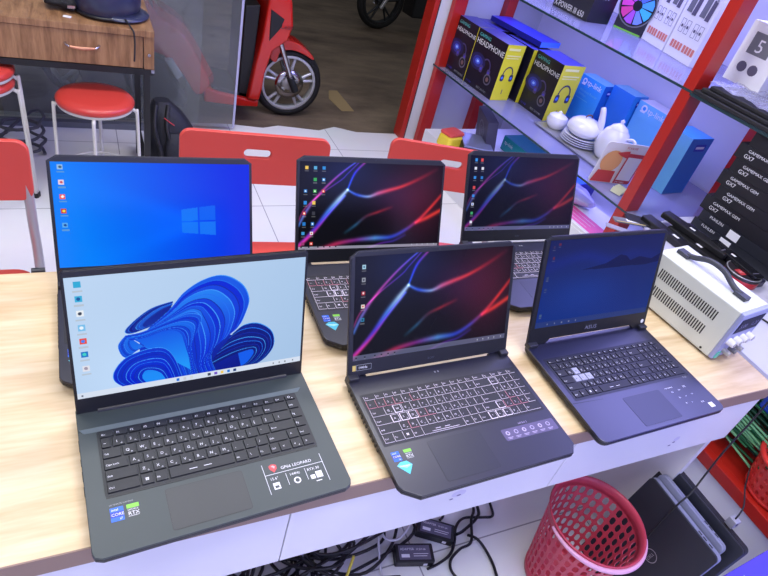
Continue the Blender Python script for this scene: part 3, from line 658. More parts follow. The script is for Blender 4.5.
# ---------------------------------------------------------------- red folding chairs
def ring_plate(m,outer,inner,z0,z1):
    n=len(outer); vs=[(p[0],p[1],z) for z in(z0,z1) for p in outer]+[(p[0],p[1],z) for z in(z0,z1) for p in inner]
    fs=[]
    for i in range(n):
        j=(i+1)%n; fs+=[(n+i,n+j,3*n+j,3*n+i),(j,i,2*n+i,2*n+j),(i,j,n+j,n+i),(2*n+j,2*n+i,3*n+i,3*n+j)]
    return m.add(vs,fs)
def chair(x,y,rz,label):
    c=thing('folding_chair',label,'chair',(x,y,0),rz,'red folding chairs behind the table')
    m=MB().frame((0,.012,.728),(1,0,0),(0,.10,.995)).mat(M_RED)
    out=rrect(-.212,.212,-.075,.075,.028,6); inn=rrect(-.0385,.0385,.006,.031,.0123,6)
    ring_plate(m,out,inn,-.009,.009); bk=m.build('backrest',c,bevel=.004,seg=3)
    m=MB().mat(M_RED); m.prism(rrect(-.192,.192,-.36,-.01,.05,6),.437,.455); m.build('seat',c,bevel=.006,seg=3)
    for s in(-1,1):
        m=MB().mat(M_SILVER).tube(spline([(s*.196,.022,.78),(s*.200,-.005,.60),(s*.204,-.06,.42),(s*.206,-.36,.015)],6),.0115,10); f=m.build('leg',c); f['label']='silver frame leg'
        m=MB().mat(M_SILVER).tube([(s*.190,-.26,.432),(s*.188,-.10,.28),(s*.186,.13,.013)],.0105,10); m.build('leg',c)['label']='silver rear leg'
        MB().mat(M_DKMET).cyl((s*.215,-.045,.47),(s*.184,-.045,.47),.008,n=10).build('pivot_bolt',c); MB().mat(M_DKMET).cyl((s*.215,-.075,.40),(s*.19,-.075,.40),.005,n=8).build('pivot_bolt',c)
        MB().mat(M_BLK).cyl((s*.206,-.362,0),(s*.206,-.355,.03),.015,n=10).build('foot_cap',c)
        MB().mat(M_BLK).cyl((s*.186,.131,0),(s*.186,.125,.03),.014,n=10).build('foot_cap',c)
    MB().mat(M_SILVER).cyl((-.205,-.27,.12),(.205,-.27,.12),.008,n=8).build('stretcher',c)
    MB().mat(M_SILVER).cyl((-.186,.09,.07),(.186,.09,.07),.008,n=8).build('stretcher',c)
    return c
chair(-.333,.985,0,'red folding chair at the far left edge, behind the open stretch of table')
chair(.437,1.066,rad(-5),'red folding chair behind the gap right of the plain blue screen')
chair(1.066,1.030,rad(-15),'red folding chair turned slightly, behind the rear right laptop and beside the shelf')

# ---------------------------------------------------------------- walnut desk, stools and what is on the desk
D=thing('desk','walnut desk with one handled drawer on a black metal frame by the glass front','desk',(0,0,0))
MB().mat(M_WALNUT).box(-.95,.262,2.015,2.50,.722,.745).box(.225,.262,2.020,2.50,.594,.722).box(-.95,.225,2.47,2.49,.594,.722).build('desktop',D,bevel=.001)
for x0,x1 in((-.375,.221),(-.95,-.379)):
    d=MB().mat(M_WALNUT).box(x0,x1,2.020,2.036,.600,.720).build('drawer',D,bevel=.001)
    xc=(x0+x1)/2+.09 if x0>-.5 else -.66
    h=MB().mat(M_CHROME).tube([(xc-.056,2.020,.671),(xc-.054,2.006,.671),(xc-.042,1.998,.667)],[.006,.0045,.004],8).tube([(xc+.056,2.020,.671),(xc+.054,2.006,.671),(xc+.042,1.998,.667)],[.006,.0045,.004],8)
    h.mat(mat('copper_grip',(196,140,110),.35,.5)).tube([(xc-.042,1.998,.667),(xc,1.994,.665),(xc+.042,1.998,.667)],[.0045,.007,.0045],8); h.build('handle',d)['label']='small curved handle with a copper grip'
MB().mat(M_CHROME).cyl((.243,2.019,.655),(.243,2.012,.655),.006,n=12).build('lock',D)
for x in(-.93,.235):
    for y in(2.035,2.46):
        MB().mat(M_BLK).box(x-.012,x+.012,y-.012,y+.012,0,.594).build('leg',D)
MB().mat(M_BLK).box(-.95,.26,2.018,2.045,.575,.598).box(-.95,.26,2.45,2.475,.575,.598).box(.223,.247,2.047,2.448,.10,.124).mat(M_CHROME).box(.250,.262,2.014,2.018,.585,.598).build('frame_rail',D)
# helmet: half shell with visor brim
H=thing('helmet','dark blue half-shell motorcycle helmet on the walnut desk corner','helmet',(.112,2.185,.745),rad(-22)); H.scale=(.92,.92,.95)
M_NAVY=mat('navy_gloss',(42,47,74),.32,coat=.3)
def hl(x,y,z):
    a=rad(22); dx,dy=x-.112,y-2.185; return ((math.cos(a)*dx-math.sin(a)*dy)/.92,(math.sin(a)*dx+math.cos(a)*dy)/.92,(z-.745)/.95)
prof=[(.118,.0),(.128,.03),(.131,.07),(.124,.11),(.104,.148),(.07,.176),(.03,.19),(.001,.193)]
MB().mat(M_NAVY).lathe(prof,32,(0,0,.012),sx=1,sy=1.14).build('shell',H)
m=MB().mat(M_NAVY); rings=[]
for i in range(9):
    a=rad(-62+124*i/8); r0=.120; r1=.120+.040*math.cos((i-4)/4*pi/2)+.004
    rings.append([(r0*math.cos(a),r0*1.14*math.sin(a),.030),(r1*math.cos(a),r1*1.14*math.sin(a),.012),(r1*math.cos(a),r1*1.14*math.sin(a),.008),(r0*math.cos(a),r0*1.14*math.sin(a),.022)])
m.loft(rings).build('brim',H)
MB().mat(M_BLK).tube([(.121*math.cos(t*pi/16),.138*math.sin(t*pi/16),.012) for t in range(32)],.007,6,closed=True).build('rim_trim',H)
MB().mat(M_BLK2).tube(spline([hl(.165,2.062,.765),hl(.180,2.022,.752),hl(.190,2.007,.735),hl(.192,2.005,.69),(hl(.189,2.006,.63))],5),.0035,6).build('chin_strap',H)
# motorcycle gloves / pouch
m=MB().mat(mat('black_fabric',(24,25,28),.8,bump=(60,.5)))
rings=[]
for i in range(9):
    u=-1+2*i/8; r=.034*(1-u*u*.55)*(1+.25*math.sin(i*2.3)); rings.append([(u*.088,math.cos(2*pi*k/12)*r*1.7,.03+math.sin(2*pi*k/12)*r*.85) for k in range(12)])
P_=m.loft(rings).build('pouch',sub=1); P_.location=(-.015,2.17,.746); P_.rotation_euler=(0,0,.15); tag(P_,'black crumpled pouch lying on the walnut desk','pouch')
s_=MB().mat(M_CHROME).cyl((.03,-.055,.035),(.03,-.062,.035),.010,n=10).box(-.02,.005,-.060,-.056,.02,.03).build('buckle',P_)
tag_=MB().mat(M_PAPER).prism(rrect(-.015,.012,-.008,.008,.003,2),0,.003).build('paper_tag'); tag_.location=(-.028,2.075,.7455); tag_.rotation_euler=(0,0,-.3); tag(tag_,'tiny pale tag in front of the black pouch on the desk','tag')
def stool(x,y,rz,label,h=.47,cushions=1):
    s=thing('stool',label,'stool',(x,y,0),rz)
    r=.141
    MB().mat(M_REDV).lathe([(.001,h),(r*.7,h-.001),(r*.93,h-.006),(r,h-.018),(r*.985,h-.030),(r*.95,h-.033)],40).build('cushion',s)
    MB().mat(M_CREAM).lathe([(r*.955,h-.030),(r*.965,h-.036),(r*.955,h-.043),(.001,h-.043)],40).build('seat_ring',s)
    for k in range(4):
        a=k*pi/2-.1; c,sn=math.cos(a),math.sin(a)
        MB().mat(M_CREAM).tube(spline([(c*r*.90,sn*r*.90,h-.045),(c*r*1.02,sn*r*1.02,h-.055),(c*r*1.06,sn*r*1.06,h-.085),(c*r*1.12,sn*r*1.12,.012)],5),.0068,8).build('leg',s)
        MB().mat(M_BLK).cyl((c*r*1.12,sn*r*1.12,0),(c*r*1.12,sn*r*1.12,.02),.011,n=8).build('foot_cap',s)
    MB().mat(M_CREAM).tube([(r*.98*math.cos(t*pi/12),r*.98*math.sin(t*pi/12),.17) for t in range(24)],.005,6,closed=True).build('foot_ring',s)
    return s
stool(.045,2.0,0,'round red-topped stool standing alone under the desk drawer',.49)
stool(-.362,2.06,.0,'lower of the two nested red stools at the left photo edge',.515)
stool(-.358,2.055,.10,'upper of the two nested red stools at the left photo edge',.562)
# backpack
B=thing('backpack','black backpack slumped on the floor beside the walnut desk','bag',(.365,2.33,0),rad(8))
M_BAG=mat('black_nylon',(22,24,34),.62,bump=(35,.35))
def blob_rings(spec,n=20,pw=2.6):
    R=[]
    for z,cx,cy,rx,ry in spec:
        R.append([(cx+rx*abs(math.cos(t))**(2/pw)*(1 if math.cos(t)>=0 else -1),cy+ry*abs(math.sin(t))**(2/pw)*(1 if math.sin(t)>=0 else -1),z) for t in [2*pi*k/n for k in range(n)]])
    return R
MB().mat(M_BAG).loft(blob_rings([(.002,.03,0,.115,.085),(.05,.03,0,.13,.10),(.14,.02,0,.125,.098),(.22,.0,.01,.105,.085),(.29,-.02,.015,.075,.06),(.335,-.035,.02,.035,.03)])).build('body',B,sub=1)
MB().mat(M_BAG).loft(blob_rings([(.01,.04,-.10,.09,.03),(.09,.04,-.11,.095,.035),(.17,.025,-.095,.075,.03),(.215,.01,-.07,.04,.02)])).build('front_pocket',B,sub=1)
for x in(-.07,-.015): MB().mat(M_BLK2).tube(spline([(x+.0,-.02,.325),(x-.02,-.075,.24),(x+.0,-.105,.14),(x+.015,-.11,.03)],6),.010,6).build('strap',B)
MB().mat(M_DRED).tube([(-.045,-.065,.285),(-.02,-.07,.265),(.0,-.072,.25)],.0025,5).build('zip_pull',B)
def cable(name,pts,r,m,label,cat='cable',group=None,k=8,closed=False):
    o=MB().mat(m).tube(spline(pts,k,closed),r,6,closed=closed).build(name); return tag(o,label,cat,group)
M_CAB=mat('cable_black',(16,16,19),.45); M_CABW=mat('cable_white',(200,200,205),.45); M_CABG=mat('cable_grey',(76,76,84),.5)
pts=[(-.26+.085*math.cos(a*.6)+.01*math.sin(a*3),2.40+.085*math.sin(a*.6)+.004*a,.012+.0035*a) for a in range(0,34)]
cable('coiled_cable',pts+[(-.40,2.46,.01)],.0075,M_CABG,'dark grey coiled cable on the tiles under the left stools',k=3)

# ---------------------------------------------------------------- outside: red scooter and dark motorbike
M_SRED=mat('scooter_red',(196,30,22),.22,coat=.6); M_TYRE=mat('tyre',(22,22,24),.7); M_ALLOY=mat('alloy',(205,207,212),.35,.5)
def wheel(name,parent,c,R,w,spokes,rimr=.80,spokem=None):
    x,y,z=c; t=w/2
    m=MB().frame((x,y,z),(1,0,0),(0,0,1),(0,-1,0)).mat(M_TYRE)
    prof=[(R*rimr,-t*.8),(R*.86,-t),(R*.96,-t*.75),(R,0),(R*.96,t*.75),(R*.86,t),(R*rimr,t*.8)]; m.lathe(prof,40)
    o=m.build(name,parent)
    m=MB().frame((x,y,z),(1,0,0),(0,0,1),(0,-1,0)).mat(spokem or M_ALLOY)
    m.lathe([(R*rimr,-t*.8),(R*(rimr-.07),-t*.5),(R*(rimr-.07),t*.5),(R*rimr,t*.82),(R*(rimr-.02),t*.9),(R*(rimr-.08),t*.8)],40)
    m.lathe([(.001,t*.9),(R*.16,t*.9),(R*.2,t*.6),(R*.2,-t*.7),(.001,-t*.7)],20)
    for k in range(spokes):
        a=2*pi*k/spokes+.3
        for off in(-.10,.10):
            p0=Vector((R*.16*math.cos(a),R*.16*math.sin(a),t*.5)); p1=Vector((R*(rimr-.05)*math.cos(a+off*1.6),R*(rimr-.05)*math.sin(a+off*1.6),t*.4)); m.cyl(p0,p1,.014,.010,6)
    m.build('wheel_rim',o)
    return o
GZ=-.12
SC=thing('scooter','red motor scooter parked outside with silver spoked front wheel','scooter',(0,0,0))
YS=3.22
wheel('wheel',SC,(1.212,YS+.05,GZ+.228),.226,.085,5)
wheel('wheel',SC,(.02,YS+.12,GZ+.226),.224,.095,5)
m=MB().frame((1.212,YS+.05,GZ+.228),(1,0,0),(0,0,1),(0,-1,0)).mat(M_CHROME).lathe([(.055,.040),(.095,.041),(.095,.044),(.055,.044)],24); m.build('brake_disc',SC)
MB().mat(M_CHROME).cyl((1.104,YS-.02,.40),(1.225,YS-.03,.115),.017,n=12).cyl((1.104,YS+.12,.40),(1.225,YS+.13,.115),.017,n=12).mat(M_DKMET).cyl((1.20,YS-.035,.17),(1.245,YS-.03,.08),.024,n=12).build('fork',SC)

def body(name,l,y0,y1,mt,bev,inset=.0):
    m=MB().frame((0,y1,0),(1,0,0),(0,0,1),(0,-1,0)).mat(mt); cxx=sum(p[0] for p in l)/len(l); czz=sum(p[1] for p in l)/len(l)
    w=y1-y0; sh=[(cxx+(p[0]-cxx)*(1-inset),czz+(p[1]-czz)*(1-inset)) for p in l]
    n=len(l); vs=[(p[0],p[1],0) for p in sh]+[(p[0],p[1],w*.3) for p in l]+[(p[0],p[1],w*.7) for p in l]+[(p[0],p[1],w) for p in sh]
    fs=[tuple(range(n-1,-1,-1)),tuple(range(3*n,4*n))]+[(r*n+i,r*n+(i+1)%n,(r+1)*n+(i+1)%n,(r+1)*n+i) for r in range(3) for i in range(n)]
    m.add(vs,fs); return m.build(name,SC,bevel=bev,seg=3)
def sm(l,k=4): return [tuple(p) for p in spline(l,k,True)]
body('leg_shield',[(.955,.432),(.925,.251),(.900,.02),(.975,.012),(.990,.10),(.995,.20),(1.03,.354),(1.122,.432),(1.148,.523),(1.125,.66),(1.06,.86),(.98,.92),(.93,.9),(.975,.70)],YS-.17,YS+.27,M_SRED,.014,.10)
body('front_fender',sm([(1.060,.27),(1.075,.335),(1.145,.388),(1.24,.378),(1.33,.318),(1.345,.285),(1.27,.318),(1.19,.335),(1.12,.315),(1.10,.25)],3),YS-.02,YS+.12,M_SRED,.008,.03)
b_=body('inner_panel',[(.860,.588),(.945,.60),(.930,.10),(.915,.05),(.860,.06)],YS-.12,YS+.22,M_BLK,.006)
body('side_grille',[(.992,.60),(1.075,.555),(1.055,.50),(1.0,.425)],YS-.176,YS-.155,M_BLK,.003)
body('floorboard',[(.647,.113),(.738,.083),(.957,.048),(.985,.055),(.985,.006),(.866,.004),(.651,.018)],YS-.15,YS+.25,M_SRED,.012,.02)
body('foot_mat',[(.70,.105),(.957,.072),(.957,.05),(.70,.08)],YS-.12,YS+.22,M_BLK2,.003)
body('rear_body',sm([(-.38,.52),(-.1,.60),(.296,.60),(.408,.50),(.552,.412),(.659,.253),(.73,.106),(.651,.022),(.559,.154),(.446,.261),(.30,.285),(.0,.30),(-.25,.36)],3),YS-.15,YS+.26,M_SRED,.012,.12)
body('saddle',sm([(-.35,.60),(-.3,.68),(.0,.69),(.35,.66),(.47,.60),(.40,.56),(0,.60)],3),YS-.10,YS+.22,M_BLK2,.015,.10)
body('muffler',sm([(.20,.20),(.313,.262),(.419,.25),(.50,.13),(.55,.043),(.534,-.009),(.40,.02),(.26,.06)],3),YS-.20,YS-.08,M_BLK2,.015,.15)
body('heat_shield',[(.419,.281),(.462,.285),(.519,.198),(.486,.171)],YS-.225,YS-.19,mat('pale_metal',(190,192,190),.35,.3),.006)
body('engine_case',sm([(.0,.15),(.25,.2),(.5,.16),(.56,.04),(.3,-.02),(.05,.0)],3),YS-.03,YS+.2,M_DKMET,.012)
body('mudguard',sm([(-.26,.12),(-.22,.28),(.0,.36),(.2,.3),(.23,.22),(.0,.31),(-.18,.22)],2),YS+.05,YS+.2,M_BLK2,.004)
m=MB().mat(M_BLK2).tube([(1.0,YS-.28,.98),(1.03,YS-.1,.95),(1.03,YS+.2,.95),(1.0,YS+.38,.98)],.015,8); m.build('handlebar',SC)
m=MB().frame((0,YS-.178,0),(1,0,0),(0,0,1),(0,-1,0)).mat(M_BLK).text('Lead',1.055,.505,.040,.006); m.build('nameplate',SC)
MK=thing('motorbike','dark motorbike parked across the street, only its lower half in view','motorbike',(2.80,5.5,GZ),rad(8))
M_DARKB=mat('bike_dark',(26,28,34),.4)
wheel('wheel',MK,(0,0,.27),.27,.09,5,spokem=M_DKMET); wheel('wheel',MK,(1.15,.1,.27),.27,.11,5,spokem=M_DKMET)
MB().mat(M_SILVER).cyl((-.03,-.07,.22),(.17,-.09,.62),.022,n=10).cyl((-.03,.07,.22),(.17,.07,.62),.022,n=10).build('fork',MK)
MB().frame((0,.10,0),(1,0,0),(0,0,1),(0,-1,0)).mat(M_DARKB).prism(sm([(.10,.55),(.25,.75),(.6,.72),(1.0,.78),(1.3,.8),(1.2,.62),(.9,.45),(.75,.25),(.45,.2),(.33,.35)],3),0,.2).build('body',MK,bevel=.02)
MB().mat(M_DKMET).cbox((.52,0,.28),(.34,.22,.24)).mat(M_BLK2).cyl((.6,-.13,.2),(1.35,-.17,.32),.05,n=12).build('engine',MK,bevel=.02)
MB().frame((0,.06,0),(1,0,0),(0,0,1),(0,-1,0)).mat(M_DARKB).prism([(-.28,.33),(-.2,.5),(0,.58),(.2,.52),(.28,.38),(.18,.47),(0,.53),(-.17,.46)],0,.12).build('front_fender',MK,bevel=.006)
mk=MB().mat(mat('faded_yellow_paint',(158,136,98),.8)).prism([(-.04,-.17),(.06,-.16),(.05,.20),(-.02,.19),(-.07,.04)],0,.002).build('road_marking'); mk.location=(1.72,3.55,GZ); tag(mk,'faded yellowish paint patch on the brown road','road marking')
# buildings opposite keep the road in dusk shade
struct(MB().mat(mat('far_wall_dark',(44,42,42),.8)).box(-9,9,11.5,11.8,-.12,4.5).build('wall_far'))
# ---------------------------------------------------------------- wall shelving on the right
# local frame: origin at the far front corner, v runs along the shelf towards the camera, d runs into the wall
A0=Vector((1.93,2.74,0)); AV=Vector((.0926,-.9957,0)); AD=Vector((.9957,.0926,0))
def sp(v,d,z): return A0+AV*v+AD*d+Vector((0,0,z))
def sframe(v,d,z): return sp(v,d,z),AV,AD        # x along shelf, y into wall
def sbox(m,v0,v1,d0,d1,z0,z1):
    m.M=Matrix(((AV.x,AD.x,0,A0.x),(AV.y,AD.y,0,A0.y),(0,0,1,0),(0,0,0,1)))
    # this frame is left handed, so wind the faces the other way
    vs=[(v0,d0,z0),(v1,d0,z0),(v1,d1,z0),(v0,d1,z0),(v0,d0,z1),(v1,d0,z1),(v1,d1,z1),(v0,d1,z1)]
    return m.add(vs,[(0,1,2,3),(7,6,5,4),(4,5,1,0),(5,6,2,1),(6,7,3,2),(7,4,0,3)])
struct(sbox(MB().mat(M_WALLB),-.06,4.6,.72,.75,.0,2.9).build('wall_shelf_side'))
RK=thing('display_shelf','red steel display rack with glass shelves along the right wall','shelf',(0,0,0))
for v0,v1,d0,d1,lb in((.012,.05,.0,.085,'far front post'),(-.02,.03,.40,.468,None),(1.590,1.640,.0,.085,None),(1.59,1.64,.65,.715,None),(3.35,3.4,.0,.085,None)):
    sbox(MB().mat(M_REDP),v0,v1,d0,d1,0,2.6).build('post',RK,bevel=.002)
M_SHG=mat('shelf_glass_top',(150,152,190),.12,alpha=.62,spec=.8); M_SHE=mat('green_glass_edge',(36,62,66),.25)
for z,vb in((.492,1.78),(1.032,1.64),(1.60,3.3)):
    m=sbox(MB().mat(M_SHG),-.02,vb,.002,.71,z,z+.008); m.mat(M_SHE); sbox(m,-.02,vb,-.0005,.002,z-.001,z+.0085); m.build('glass_shelf',RK)
for z in(.46,1.0,1.575): sbox(MB().mat(M_REDP),.04,1.93,.69,.715,z,z+.03).build('rail',RK)
sbox(MB().mat(M_WHITE),.30,1.78,-.15,.715,0,.22).build('base_cabinet',RK)
# low rack between table end and wall
RR=thing('side_rack','low red-railed rack with white top between the table end and the right wall','rack',(0,0,0))
MB().mat(mat('violet_white_top',(196,196,216),.3)).prism([(1.66,-.205),(2.52,-.205),(2.52,.885),(2.09,.885),(1.86,.835),(1.66,.60)],.596,.619).build('top_board',RR)
MB().mat(M_REDP).box(1.66,1.69,-.205,.60,.243,.285).build('rail',RR,bevel=.002); MB().mat(M_REDP).box(1.69,2.40,-.205,.59,.262,.280).build('shelf_board',RR)
MB().mat(M_WHITE).box(1.672,2.40,-.20,.59,0,.24).build('kick_panel',RR)
for y in(-.19,.585): MB().mat(M_REDP).box(1.662,1.69,y-.012,y+.012,.285,.596).box(2.4,2.43,y-.012,y+.012,0,.596).build('post',RR)
MB().mat(M_WHITE).box(2.39,2.40,-.19,.58,.28,.596).build('rear_panel',RR)

M_YEL=mat('box_yellow',(226,218,52),.4); M_BOXK=mat('box_black',(26,24,38),.35); M_BOXP=mat('box_top_blue',(62,60,140),.35)
M_CYB=mat('box_cyan_blue',(52,146,214),.35); M_CYB2=mat('box_cyan_deep',(38,112,190),.35); M_CYB3=mat('box_pale_cyan',(110,184,214),.35)
def prod_box(name,label,cat,v0,v1,d0,d1,z0,h,front,side,top,yaw=0,group=None,deco=None,sidedeco=None):
    """carton: front face looks into the room, near side faces the camera end of the shelf"""
    o=sp(v0,d0,z0); c,s=math.cos(yaw),math.sin(yaw)
    t=thing(name,label,cat,o,0,group)
    ax=(AV*c-AD*s); ay=(AD*c+AV*s); w=v1-v0; dp=d1-d0
    loc=Matrix(((ax.x,ay.x,0,0),(ax.y,ay.y,0,0),(0,0,1,0),(0,0,0,1)))
    m=MB(); m.M=loc
    vs=[(0,0,0),(w,0,0),(w,dp,0),(0,dp,0),(0,0,h),(w,0,h),(w,dp,h),(0,dp,h)]
    m.mat(front).add(vs,[(4,5,1,0)]); m.mat(side).add(vs,[(5,6,2,1),(7,4,0,3)]); m.mat(top).add(vs,[(7,6,5,4),(0,1,2,3)]); m.mat(front).add(vs,[(6,7,3,2)])
    m.build('carton',t,bevel=.0012)
    if deco:
        m=MB().frame(tuple(ax*0-ay*.0009),ax,(0,0,1),-ay); deco(m,w,h); m.build_all('front_print',t)
    if sidedeco:
        m=MB().frame(tuple(ax*(w+.0009)),ay,(0,0,1),ax); sidedeco(m,dp,h); m.build_all('side_print',t)
    return t
M_CYT=mat('print_teal',(90,190,190),.5); M_VIO=mat('print_violet',(70,60,190),.4); M_BLUEG=mat('print_bright_blue',(70,120,240),.4); M_GR2=mat('print_dim_grey',(96,92,110),.4)
def headset(m,cx,cy,s,mt,mt2):
    m.mat(mt)
    pts=[(cx+s*.62*math.cos(a),cy+s*.75*math.sin(a)+s*.15,0) for a in [rad(-10+200*i/14) for i in range(15)]]
    for a,b in zip(pts,pts[1:]):
        d=Vector(b)-Vector(a); n=Vector((-d.y,d.x,0)).normalized()*s*.07; m.add([tuple(Vector(a)-n),tuple(Vector(b)-n),tuple(Vector(b)+n),tuple(Vector(a)+n)],[(0,1,2,3)])
    for sx in(-1,1):
        m.mat(mt).flat([(cx+sx*s*.6+p[0],cy-s*.18+p[1]) for p in rrect(-s*.24,s*.24,-s*.34,s*.34,s*.16,3)],.0003)
        m.mat(mt2).flat(circ(cx+sx*s*.6,cy-s*.18,s*.14,12),.0006)
def hp_front(m,w,h):
    for r,c in((.20,(36,32,84)),(.13,(48,50,140)),(.07,(70,90,215)),(.03,(150,190,255))):
        m.mat(mat('flare%d'%c[2],c,.5)).flat(circ(w*.26,h*.47,r*h*1.1,20,r*h*.75),.0001+(.2-r)*.001)
    headset(m,w*.56,h*.42,h*.19,mat('print_purple_grey',(74,62,112),.5),M_VIO)
    m.mat(M_GR2).flat(circ(w*.72,h*.28,h*.10,20),.0008); m.mat(M_BOXK).flat(circ(w*.72,h*.28,h*.075,18),.0010); m.mat(mat('pr_b',(120,90,90),.5)).flat(circ(w*.72,h*.28,h*.04,14),.0012)
    m.cut().mat(M_CYT).text('GAMING',w*.07,h*.885,h*.085,.0010)
    m.mat(M_WTXT).text('HEADPHONE',w*.04,h*.755,w*.158,.0010)
    m.cut().mat(M_VIO).text('7.1 USB',w*.08,h*.05,h*.045,.0010); m.mat(M_GTXT).text('BEST SOUND',w*.46,h*.05,h*.05,.0010)
def hp_side(m,w,h):
    m.mat(mat('print_pale_yellow',(236,234,150),.5)).box(w*.12,w*.75,h*.90,h*.94,0,.0003).cut().box(w*.12,w*.88,h*.80,h*.82,0,.0003).cut().box(w*.12,w*.8,h*.76,h*.775,0,.0003)
    m.cut()
    headset(m,w*.5,h*.45,w*.42,mat('print_slate',(58,58,80),.5),M_BLUEG)
    m.mat(M_GR2).box(w*.48,w*.52,h*.12,h*.2,0,.0003)
hz=.5008
prod_box('headphone_box','farthest black headphone box on the shelf, touching the red corner post','box',.055,.250,.055,.175,hz,.305,M_BOXK,M_YEL,M_BOXP,deco=hp_front,sidedeco=hp_side,group='yellow-sided headphone boxes')
prod_box('headphone_box','second black headphone box, its whole bright yellow side turned to the room','box',.255,.515,.055,.185,hz,.305,M_BOXK,M_YEL,M_BOXP,deco=hp_front,sidedeco=hp_side,group='yellow-sided headphone boxes',yaw=-.03)
prod_box('headphone_box','nearest black headphone box beside the teapot and blue network boxes','box',.545,.765,.25,.41,hz,.305,M_BOXK,M_YEL,M_BOXP,deco=hp_front,sidedeco=hp_side,group='yellow-sided headphone boxes')
prod_box('headphone_box','headphone box mostly hidden behind the second one, only a yellow strip showing','box',.30,.535,.235,.38,hz,.296,M_BOXK,M_YEL,M_BOXP,group='yellow-sided headphone boxes')
M_INDG=mat('indigo_card',(40,44,150),.35)
b1=prod_box('flat_box','flat deep blue box lying on top of the headphone boxes','box',.10,.52,.24,.40,hz+.307,.028,M_INDG,M_BLUEG,M_INDG,yaw=-.1)
b2=prod_box('folded_bag','dark folded bag lying on the farthest headphone box','bag',.05,.26,.20,.33,hz+.2,.098,M_BOXP,M_BOXK,M_BOXP)
def tp_front(m,w,h):
    m.mat(M_WTXT).text('tp-link',w*.32,h*.83,min(.042,w*.26),.0003).box(w*.12,w*.26,h*.80,h*.83,0,.0003)
    m.cut().flat(circ(w*.21,h*.885,w*.085,14),.0003); m.mat(M_CYB).flat(circ(w*.21,h*.885,w*.045,12),.0005)
    m.cut().mat(M_CYB3).text('Wireless Router',w*.14,h*.66,.020,.0003).text('300Mbps',w*.14,h*.58,.016,.0003).box(w*.1,w*.6,h*.5,h*.51,0,.0003)
def tp_side(m,w,h):
    m.mat(M_IB2).flat(rrect(w*.3,w*.8,h*.78,h*.90,.006,2),.0003); m.mat(M_WTXT).box(w*.36,w*.74,h*.82,h*.86,0,.0005)
    m.cut().mat(M_CYB2).box(w*.15,w*.8,h*.2,h*.22,0,.0003).cut().box(w*.15,w*.8,h*.3,h*.32,0,.0003)
prod_box('router_box','blue network box right behind the nearest yellow-sided headphone box','box',.685,.868,.50,.60,hz,.245,M_CYB,M_CYB2,M_CYB3,deco=tp_front,sidedeco=tp_side,group='blue network boxes')
prod_box('router_box','blue network box with a dark blue seal, behind the domed white dish','box',.875,1.030,.55,.66,hz,.262,M_CYB2,M_CYB,M_CYB3,sidedeco=tp_side,group='blue network boxes')
prod_box('router_box','pale blue network box behind the teapot, next to the red post','box',1.037,1.262,.59,.70,hz,.252,M_CYB3,M_CYB,M_PAPER,deco=tp_front,sidedeco=tp_side,group='blue network boxes')
prod_box('router_box','blue network box seen just right of the near red post','box',1.405,1.535,.37,.53,hz,.285,M_CYB3,M_CYB2,M_CYB,sidedeco=tp_side,group='blue network boxes')
# tea set on a grey tray
M_PORC=mat('porcelain',(226,226,234),.18,coat=.3); M_PORL=mat('porcelain_blue_lines',(150,150,190),.3)
tr=thing('tray','grey oblong tray under the tea set','tray',sp(1.07,.295,.5008),math.atan2(AV.y,AV.x))
MB().mat(M_GREY).prism(rrect(-.27,.27,-.12,.12,.03,5),0,.006,rrect(-.285,.285,-.135,.135,.03,5)).mat(M_SILVER).prism(rrect(-.275,.275,-.125,.125,.03,5),.0055,.0075).build('tray_base',tr)
def plate(loc,r,lb): return tag_loc(MB().mat(M_PORC).lathe([(.001,.003),(r*.55,.002),(r*.6,.0),(r*.66,.002),(r,.012),(r*.99,.0145),(r*.6,.0065),(.001,.0055)],36).mat(M_PORL).lathe([(r*.985,.0147),(r*1.002,.013),(r*1.0,.0118)],36).build('plate'),loc,lb,'plate')
def tag_loc(o,loc,lb,cat,group=None): o.location=loc; return tag(o,lb,cat,group)
ps=sp(1.035,.27,0)
for i in range(4): 
    p=plate((ps.x,ps.y,.5085+.0105*i),.100-.002*i,['lowest','second','third','topmost'][i]+' white plate of the stack under the domed dish'); p['group']='stacked white plates'
dm=thing('covered_dish','white domed lidded dish on the stack of plates','dish',(ps.x,ps.y,.5535))
MB().mat(M_PORC).lathe([(.001,.0),(.055,.0),(.08,.015),(.088,.03)],32).build('bowl',dm)
MB().mat(M_PORC).lathe([(.090,.030),(.089,.045),(.078,.066),(.052,.083),(.02,.090),(.001,.091)],32).build('dish_lid',dm)
MB().mat(M_PORL).tube([(.073*math.cos(t*pi/10),.073*math.sin(t*pi/10),.062) for t in range(20)],.0015,4,closed=True).mat(mat('bronze',(120,84,66),.4,.5)).tube(spline([(-.022,0,.094),(-.012,0,.105),(.012,0,.105),(.022,0,.094)],4),.004,6).build('lid_handle',dm)
cs=sp(.865,.25,0); cp=thing('sugar_bowl','small white lidded pot at the far end of the tray','pot',(cs.x,cs.y,.5085))
MB().mat(M_PORC).lathe([(.001,0),(.035,0),(.052,.02),(.058,.045),(.048,.066)],24).build('pot_body',cp); MB().mat(M_PORC).lathe([(.049,.066),(.034,.076),(.010,.082),(.008,.09),(.001,.094)],24).build('pot_lid',cp)
ts=sp(1.20,.31,0); tp_=thing('teapot','white porcelain teapot with long spout and looped handle','teapot',(ts.x,ts.y,.5085),math.atan2(AV.y,AV.x)+.1); tp_.scale=(1.25,1.25,1.22)
MB().mat(M_PORC).lathe([(.001,0),(.040,0),(.052,.012),(.066,.05),(.062,.09),(.047,.120),(.036,.130)],32).build('pot_body',tp_)
MB().mat(M_PORC).lathe([(.037,.130),(.032,.139),(.014,.149),(.006,.155),(.009,.163),(.001,.170)],24).build('pot_lid',tp_)
